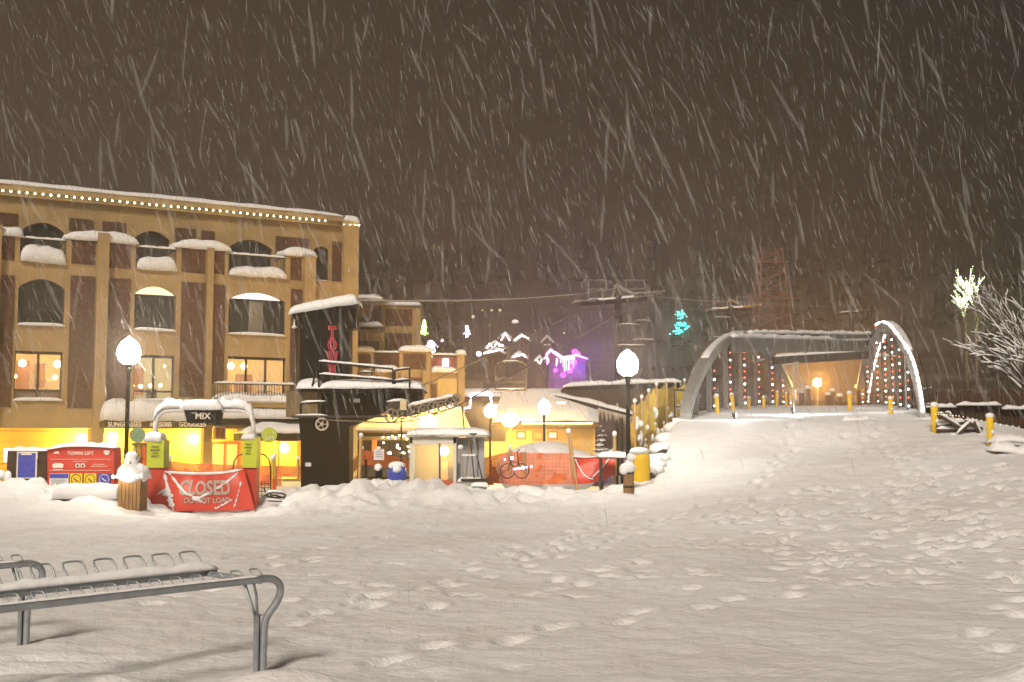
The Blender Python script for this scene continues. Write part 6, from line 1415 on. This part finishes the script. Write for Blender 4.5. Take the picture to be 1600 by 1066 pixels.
def netmat(name, c, hole=.42, scale=26.):
    m = mat(name, c, .7, .25, 4); nt = m.node_tree; b = nt.nodes['Principled BSDF']; t = nt.nodes.new('ShaderNodeTexCoord'); sp = nt.nodes.new('ShaderNodeSeparateXYZ'); nt.links.new(t.outputs['Object'], sp.inputs[0]); outs = []
    for ax in (0, 2):
        ml = nt.nodes.new('ShaderNodeMath'); ml.operation = 'MULTIPLY'; ml.inputs[1].default_value = scale; nt.links.new(sp.outputs[ax], ml.inputs[0])
        fr = nt.nodes.new('ShaderNodeMath'); fr.operation = 'FRACT'; nt.links.new(ml.outputs[0], fr.inputs[0]); gt = nt.nodes.new('ShaderNodeMath'); gt.operation = 'GREATER_THAN'; gt.inputs[1].default_value = hole; nt.links.new(fr.outputs[0], gt.inputs[0]); outs.append(gt)
    mxn = nt.nodes.new('ShaderNodeMath'); mxn.operation = 'MAXIMUM'; nt.links.new(outs[0].outputs[0], mxn.inputs[0]); nt.links.new(outs[1].outputs[0], mxn.inputs[1])
    n3 = nt.nodes.new('ShaderNodeTexNoise'); n3.inputs['Scale'].default_value = 2.5; nt.links.new(t.outputs['Object'], n3.inputs[0]); g3 = nt.nodes.new('ShaderNodeMath'); g3.operation = 'GREATER_THAN'; g3.inputs[1].default_value = .56; nt.links.new(n3.outputs[0], g3.inputs[0])
    m4 = nt.nodes.new('ShaderNodeMath'); m4.operation = 'MAXIMUM'; nt.links.new(mxn.outputs[0], m4.inputs[0]); nt.links.new(g3.outputs[0], m4.inputs[1]); nt.links.new(m4.outputs[0], b.inputs['Alpha']); return m
ONET = netmat('orange_net', (.72, .17, .05)); RNET = netmat('red_net', (.55, .08, .04), .3, 20.)
NF = FR(830, 33)
net_fence(NF, [(755, 716), (785, 708), (800, 706), (812, 707), (850, 708), (893, 708)], [(757, 755), (785, 756), (800, 758), (812, 758), (850, 757), (897, 757)], 0, 'orange net fence in front of the snow pile and the lodge', [(797, 700, 742, 0), (818, 704, 742, 2)], ONET)
net_fence(NF, [(893, 712), (915, 716), (940, 712), (961, 700)], [(898, 755), (915, 756), (940, 748), (961, 742)], -2, 'tall leaning posts with loose net behind the red sheet', [(888, 674, 757, 9), (960, 678, 745, 1)], RNET)
RS = FR(925, 30.6); rs = thing('red_sheet', 'sagging red sheet hung between two posts left of the ramp, streaked with snow', 'banner', RS, .2)
q = mb(); n = 34; m2 = 14
def rs_pt(u, v, d=0.):
    x = 896 + 66 * u; yt = 713 + 4 * math.sin(math.pi * u * .8) - 14 * u ** 2.2; yb = 757 - 3 * u - 12 * u ** 3; s_, z_ = RS.hit(x, yt + (yb - yt) * v); return (s_, .05 * math.sin(8 * u + v) + .25 * u + .06 * math.sin(5 * v + 2 * u) + d, z_)
for i in range(n + 1):
    for j in range(m2 + 1): q.v.append(rs_pt(i / n, j / m2))
for i in range(n):
    for j in range(m2): k = i * (m2 + 1) + j; q.f.append((k, k + m2 + 1, k + m2 + 2, k + 1))
nv = len(q.v); q.v += [(a, b_ + .012, c_) for a, b_, c_ in q.v]; q.f += [tuple(i + nv for i in f_[::-1]) for f_ in q.f]; q.build('sheet', REDV, rs, True)
mb().tube([rs_pt(.05 + .42 * t, .1 + .75 * (1 - (1 - t) ** 2), -.02) for t in np.linspace(0, 1, 14)], .018, 5).tube([rs_pt(.45 + .4 * t, .78 - .5 * t, -.02) for t in np.linspace(0, 1, 8)], .022, 5).tube([rs_pt(u, .0, -.01) for u in np.linspace(0, 1, 12)], .02, 5).build('stuck_snow', SNOW, rs, True)
for i, u in enumerate((0, 1)): p_ = rs_pt(u, 0); mb().tube([(p_[0] + (.12 if u == 0 else 0), p_[1] + .04, 0), (p_[0] - (.1 if u == 0 else 0), p_[1] + .04, p_[2] + (.62 if u == 0 else .1))], .04, 7).build('post', WOODP, rs)
NH = FR(610, 41)
net_fence(NH, [(567, 704), (585, 705), (605, 710), (630, 716), (650, 720)], [(567, 727), (585, 727), (605, 731), (630, 734), (650, 736)], 0, 'sagging orange net in front of the glazed shop front', [(566, 700, 726, 0), (640, 712, 735, 0)], ONET)
NG = FR(350, 34)
net_fence(NG, [(258, 722), (300, 724), (345, 726), (380, 727), (410, 728), (440, 729)], [(258, 760), (300, 760), (345, 760), (380, 760), (410, 760), (440, 760)], 0, 'long low orange net behind the load gate', [(266, 715, 762, 0), (430, 712, 764, 0)], ONET)
net_fence(FR(540, 39), [(420, 728), (470, 729), (500, 729), (545, 728), (562, 706)], [(420, 745), (470, 746), (500, 746), (545, 745), (562, 730)], 0, 'orange net running behind the black lift tower', [(466, 716, 750, 0)], ONET)
for x, y0, y1, lab, m_ in [(428, 716, 768, 'yellow and red marker post right of the load gate', YEL), (266, 719, 745, 'short red marker post with a snow cap behind the banner', REDV), (224, 735, 780, 'thin rusty marker post left of the load gate', REDV)]:
    def ex(pl, o, y1=y1, x=x):
        if x == 428: mb().rb(pl, x - 2.5, 748, x + 2.5, 768, -.06, .05).build('red_band', REDV, o)
    post_thing('marker_post', lab, 'post', x, 28, y0, y1 + 14, .045 if x != 224 else .03, m_, 0, ex)
# hoop rack and half-buried bicycle beside the gate
HP = FR(411, 26.6); hoop = thing('hoop_barrier', 'thin curved metal hoop barrier with mesh beside the load gate', 'barrier', HP, -.1)
hp_ = lambda pts: [(HP.hit(x, y)[0], 0, HP.hit(x, y)[1]) for x, y in pts]
q = mb(); q.tube(hp_([(401, 800), (400, 712), (406, 709), (414, 711), (420, 718), (423, 730), (423, 790)]), .018, 6); q.tube(hp_([(364, 735), (366, 720), (372, 712), (380, 710)]), .016, 6)
for y in (756, 762, 768, 774): q.tube(hp_([(400, y), (423, y)]), .008, 4)
for x in (404, 409, 414, 419): q.tube(hp_([(x, 752), (x, 790)]), .008, 4)
q.build('hoop', DARKM, hoop)
BK = FR(430, 25.6); bk2 = thing('bicycle', 'bicycle buried in the bank right of the gate, snow along its tilted wheel', 'bicycle', BK, .0)
def ring(cx, cy, rx, ry, r_, tilt=0.): n = 20; return [(BK.hit(cx + rx * math.cos(6.283 * k / n), cy + ry * math.sin(6.283 * k / n))[0], .15 * math.sin(6.283 * k / n), BK.hit(cx, cy + ry * math.sin(6.283 * k / n))[1]) for k in range(n)]
w_ = mb().tube(ring(431, 774, 15, 4.5, .02), .018, 6, True).build('wheel', DARKM, bk2); mb().ridge(ring(431, 773, 15, 4.5, .02)[9:20] , .06, .05, 2, 5, .08).build('wheel_snow', SNOW, w_, True)
q = mb(); q.tube([(BK.hit(x, y)[0], 0, BK.hit(x, y)[1]) for x, y in ((412, 762), (418, 776), (431, 774), (446, 779))], .018, 6); q.tube([(BK.hit(x, y)[0], .05, BK.hit(x, y)[1]) for x, y in ((418, 783), (440, 784), (431, 774))], .016, 6); q.build('frame', DARKM, bk2)
mb().ridge([(BK.hit(x, y)[0], 0, BK.hit(x, y)[1]) for x, y in ((416, 781), (441, 783))], .07, .04, 2).build('frame_snow', SNOW, bk2, True)
# bicycle with tiny lights in front of the lodge net
BC = FR(806, 32); bc = thing('bicycle', 'dark bicycle with handlebar up, hung with tiny pink bulbs by the orange net', 'bicycle', BC, .2)
def bcp(pts): return [(BC.hit(x, y)[0], 0, BC.hit(x, y)[1]) for x, y in pts]
for cx in (793, 815):
    n = 18; c_ = BC.hit(cx, 736); mb().tube([(c_[0] + .2 * math.cos(6.283 * k / n), 0, c_[1] + .2 * math.sin(6.283 * k / n)) for k in range(n)], .015, 5, True).build('wheel', DARKM, bc)
mb().tube(bcp([(793, 736), (798, 722), (810, 722), (815, 736)]), .016, 5).tube(bcp([(798, 722), (804, 736), (810, 722), (808, 706), (812, 703)]), .016, 5).tube(bcp([(798, 722), (796, 716), (800, 716)]), .02, 5).build('frame', DARKM, bc)
bs = thing('light_string', 'row of tiny pink and blue bulbs draped over the bicycle', 'string lights', BC, .3); pts = [(789, 718), (800, 716), (804, 733), (808, 732), (812, 732), (817, 731), (823, 730), (830, 729)]
mb().tube(bcp(pts), .006, 4).build('cable', DARKM, bs)
for i, (x, y) in enumerate(pts): a, z_ = BC.hit(x, y); mb().ball((a, -.04, z_), .03 if i not in (1, 5) else .045, 6).build('bulb', E_COOL if i % 3 else E_PURP, bs)
# snow piles as things of their own
for (x0, x1, ybase, ytop, Y, lab) in [(812, 905, 716, 688, 37, 'large yellow lit heap of shovelled snow in front of the lodge')]:
    pl = FR((x0 + x1) / 2, Y); a, b_ = pl.hit(x0, ybase)[0], pl.hit(x1, ybase)[0]; z0 = pl.hit(x0, ybase)[1] - .4; z1 = pl.hit(x0, ytop)[1]
    q = mb(); hh = z1 - z0; rg = random.Random(int(x0)); nb = max(2, int((b_ - a) / .38))
    for k in range(nb):
        u = (k + .5) / nb; q.ball((a + (b_ - a) * u, rg.uniform(0, .7), z0), hh * (.72 + .28 * math.sin(math.pi * min(1, u * 1.15))) * rg.uniform(.92, 1.0) / .8, 16, .8, .035, k)
    o = q.build('snow_heap', SNOW, None, True); p_ = pl.o; o.rotation_euler.z = 0
    o.location.x += p_[0]; o.location.y += p_[1]; tag(o, lab, 'snow heap')

# ================================================================ bicycle rack in the foreground
A0 = P(430, 903, 7.9); zr = A0.z
RA = Pl(A0.x, A0.y, -1.21, -1.37)        # local x runs from the right end towards the camera's left
# local y (n) points to the camera's right-front; the far rail is at negative y
def mk_rack(zs, name_lab, pl, L, loops=True):
    rk = thing('bike_rack', name_lab, 'bike rack', pl, 0, 'galvanised bike racks in the foreground')
    r = .026; fl = -.62
    q = mb(); q.tube(smooth_pts([(L, 0, zs), (.18, 0, zs), (.05, 0, zs + .005), (-.04, -.01, zs - .03), (-.075, -.03, zs - .10), (-.06, -.06, zs - .18), (-.015, -.10, zs - .26), (0, -.118, zs - .33), (0, -.12, -.12)]), r, 14); q.build('front_rail', GALV, rk, True)
    q = mb(); q.box(.004, .052, -.162, -.150, -.12, zs - .26); q.box(.040, .052, -.150, -.115, -.12, zs - .262); q.box(.0, .05, -.162, -.125, zs - .262, zs - .257); q.build('leg_plate', GALV, rk)
    for zz in (.08, .16, .24): mb().tube([(.030, -.172, zz), (.030, -.160, zz)], .010, 8).build('bolt', DARKM, rk)
    q = mb(); q.tube([(.10, -.10, zs - .04), (.05, -.14, zs - .12), (.03, -.15, zs - .28)], .010, 6); q.tube([(.05, -.30, zs - .02), (.04, -.16, zs - .27)], .012, 6); q.build('brace', GALV, rk)
    q = mb(); q.tube([(L, fl, zs - .005), (.05, fl, zs - .005)], r * .9, 10); bkr = q.build('back_rail', GALV, rk, True); mb().ridge([(L, fl, zs + .018), (.06, fl, zs + .018)], .10, .05, 3, 8, .06).build('rail_snow', SNOW, bkr, True)
    mb().tube([(.12, 0, zs - .01), (.12, fl, zs - .01)], .02, 8).build('end_tie', GALV, rk)
    nL = int(L / .21)
    for k in range(nL):
        s_ = .14 + k * .215; q = mb(); w_ = .125
        q.tube([(s_, fl, zs), (s_ - .01, fl - .10, zs + .105), (s_, fl - .13, zs + .135), (s_ + .03, fl - .135, zs + .14), (s_ + w_ - .03, fl - .135, zs + .14), (s_ + w_, fl - .13, zs + .135), (s_ + w_ + .01, fl - .10, zs + .105), (s_ + w_, fl, zs)], .0075, 6); q.build('wheel_loop', GALV, rk, True)
    for k in range(int(L / .145)):
        s_ = .10 + k * .15; q = mb(); w_ = .075
        q.tube([(s_, 0, zs + .02), (s_, -.045, zs + .055), (s_ + .01, -.06, zs + .065), (s_ + w_ - .01, -.06, zs + .065), (s_ + w_, -.045, zs + .055), (s_ + w_, 0, zs + .02)], .006, 6); q.build('wheel_loop', GALV, rk, True)
    for k in range(2, int(L / .30)):
        s_ = .5 + k * .30; q = mb(); q.tube([(s_, 0, zs + .01), (s_ + .03, -.25, zs - .03), (s_ + .15, -.25, zs - .03), (s_ + .18, 0, zs + .01)], .0065, 6)
        if s_ > 1.2: q.build('wheel_loop', GALV, rk, True)
    mb().ridge([(L, 0, zs + r * .8), (.12, 0, zs + r * .8)], .05, .012, 8, 6, .07).build('rail_snow', SNOW, rk, True)
    return rk
mk_rack(zr, 'galvanised bike rack nearest the camera, snow along its back rail and wire loops', RA, 4.2)
A2 = P(52, 885, 8.9); mk_rack(A2.z + .02, 'second galvanised bike rack, only its bent end showing at the left edge', Pl(A2.x, A2.y + .05, -1.21, -1.37), 3.0)
# ================================================================ falling snow
rg = np.random.default_rng(4); N = 21000
Yd = 2.2 + 50 * rg.random(N) ** .80; pxx = rg.uniform(-250, 1850, N); pyy = rg.uniform(-60, 1050, N)
X = (pxx - 800) / F * Yd; Z = CZ + (HOR - pyy) / F * Yd
keep = (Z > .02 + 0.25 * (Yd > 14)) & (Z < 16) & ((pyy < 650) | (rg.random(N) < .03))
X, Yd, Z = X[keep], Yd[keep], Z[keep]; n = len(X)
L = (.07 + .22 * rg.random(n) ** 1.6) * np.clip(Yd / 10, .45, 1.9); Wd = (.0008 + .0036 * rg.random(n) ** 2.2) * np.clip(Yd / 9, .5, 3.6)
tl = np.radians(rg.normal(17, 8, n) + 3 * np.sin(X)); tl = np.where(X < -.3 * Yd, tl + math.radians(4), tl)
dx, dz = np.sin(tl) * L / 2, -np.cos(tl) * L / 2; dy = rg.normal(0, .2, n) * L
V = np.zeros((n, 6, 3)); c = np.c_[X, Yd, Z]
V[:, 0] = c - np.c_[dx, dy, dz]; V[:, 5] = c + np.c_[dx, dy, dz]
V[:, 1] = c + np.c_[Wd, 0 * Wd, 0 * Wd]; V[:, 2] = c + np.c_[0 * Wd, Wd, 0 * Wd]; V[:, 3] = c - np.c_[Wd, 0 * Wd, 0 * Wd]; V[:, 4] = c - np.c_[0 * Wd, Wd, 0 * Wd]
tri = np.array([(0, 1, 2), (0, 2, 3), (0, 3, 4), (0, 4, 1), (5, 2, 1), (5, 3, 2), (5, 4, 3), (5, 1, 4)])
Fx = (np.arange(n)[:, None, None] * 6 + tri[None]).reshape(-1, 3)
me = bpy.data.meshes.new('falling_snow'); me.vertices.add(n * 6); me.vertices.foreach_set('co', V.ravel()); me.loops.add(Fx.size); me.loops.foreach_set('vertex_index', Fx.ravel()); me.polygons.add(len(Fx))
me.polygons.foreach_set('loop_start', np.arange(0, Fx.size, 3)); me.polygons.foreach_set('loop_total', np.full(len(Fx), 3)); me.update(); me.validate()
m = bpy.data.materials.new('snowflakes'); m.use_nodes = True; nt = m.node_tree; nt.nodes.clear()
o_ = nt.nodes.new('ShaderNodeOutputMaterial'); d_ = nt.nodes.new('ShaderNodeBsdfDiffuse'); d_.inputs[0].default_value = (.9, .9, .9, 1); t_ = nt.nodes.new('ShaderNodeBsdfTranslucent'); t_.inputs[0].default_value = (.9, .9, .9, 1); x1 = nt.nodes.new('ShaderNodeMixShader'); x1.inputs[0].default_value = .5
tp = nt.nodes.new('ShaderNodeBsdfTransparent'); x2 = nt.nodes.new('ShaderNodeMixShader'); x2.inputs[0].default_value = .23
nt.links.new(d_.outputs[0], x1.inputs[1]); nt.links.new(t_.outputs[0], x1.inputs[2]); nt.links.new(tp.outputs[0], x2.inputs[1]); nt.links.new(x1.outputs[0], x2.inputs[2]); nt.links.new(x2.outputs[0], o_.inputs[0])
me.materials.append(m)
Wn = 260; Yn = rg.uniform(2.6, 9, Wn); px_ = rg.uniform(-100, 1700, Wn); py_ = rg.uniform(-40, 640, Wn); Xn = (px_ - 800) / F * Yn; Zn = CZ + (HOR - py_) / F * Yn
V2 = []; F2 = []
for k in range(Wn):
    c0 = Vector((Xn[k], Yn[k], Zn[k])); L_ = rg.uniform(.10, .34) * Yn[k] / 5; a_ = math.radians(rg.normal(14, 12)); w0 = rg.uniform(.004, .011) * Yn[k] / 5; d0 = Vector((math.sin(a_), rg.normal(0, .1), -math.cos(a_))); s0 = Vector((math.cos(a_), 0, math.sin(a_))); b0_ = len(V2); bend = rg.normal(0, .05)
    for j in range(7):
        u = j / 6 - .5; ww = w0 * max(.08, (1 - (2 * u) ** 2)) ** .6; cc = c0 + d0 * (u * L_) + s0 * (bend * L_ * (u * u)); V2 += [tuple(cc - s0 * ww), tuple(cc + Vector((0, -ww, 0))), tuple(cc + s0 * ww), tuple(cc + Vector((0, ww, 0)))]
    for j in range(6):
        for i in range(4): F2.append((b0_ + j * 4 + i, b0_ + j * 4 + (i + 1) % 4, b0_ + j * 4 + 4 + (i + 1) % 4, b0_ + j * 4 + 4 + i))
m_far = m; m = m_far.copy(); m.name = 'soft_snowflakes'; [n_ for n_ in m.node_tree.nodes if n_.type == 'MIX_SHADER' and n_.inputs[0].default_value < .4][0].inputs[0].default_value = .07
_q = mb(); _q.v = V2; _q.f = F2; bf = _q.build('blown_snow', m, None, True); tag(bf, 'large soft snowflakes drifting close by', kind='stuff')
fs = bpy.data.objects.new('falling_snow', me); col.objects.link(fs); tag(fs, 'wind driven snowflakes falling through the whole scene', kind='stuff')

# ================================================================ the snowy air
q = mb().box(-640, 640, -12, 660, -9, 54); hz = q.build('haze', bpy.data.materials.new('snowy_air'), None)
hm = hz.data.materials[0]; hm.use_nodes = True; nt = hm.node_tree; nt.nodes.clear(); o_ = nt.nodes.new('ShaderNodeOutputMaterial'); v_ = nt.nodes.new('ShaderNodeVolumePrincipled')
v_.inputs['Color'].default_value = (.90, .80, .74, 1); v_.inputs['Density'].default_value = .0041; v_.inputs['Anisotropy'].default_value = .7; nt.links.new(v_.outputs[0], o_.inputs['Volume'])
tag(hz, 'snow filled night air over the whole scene', kind='stuff')
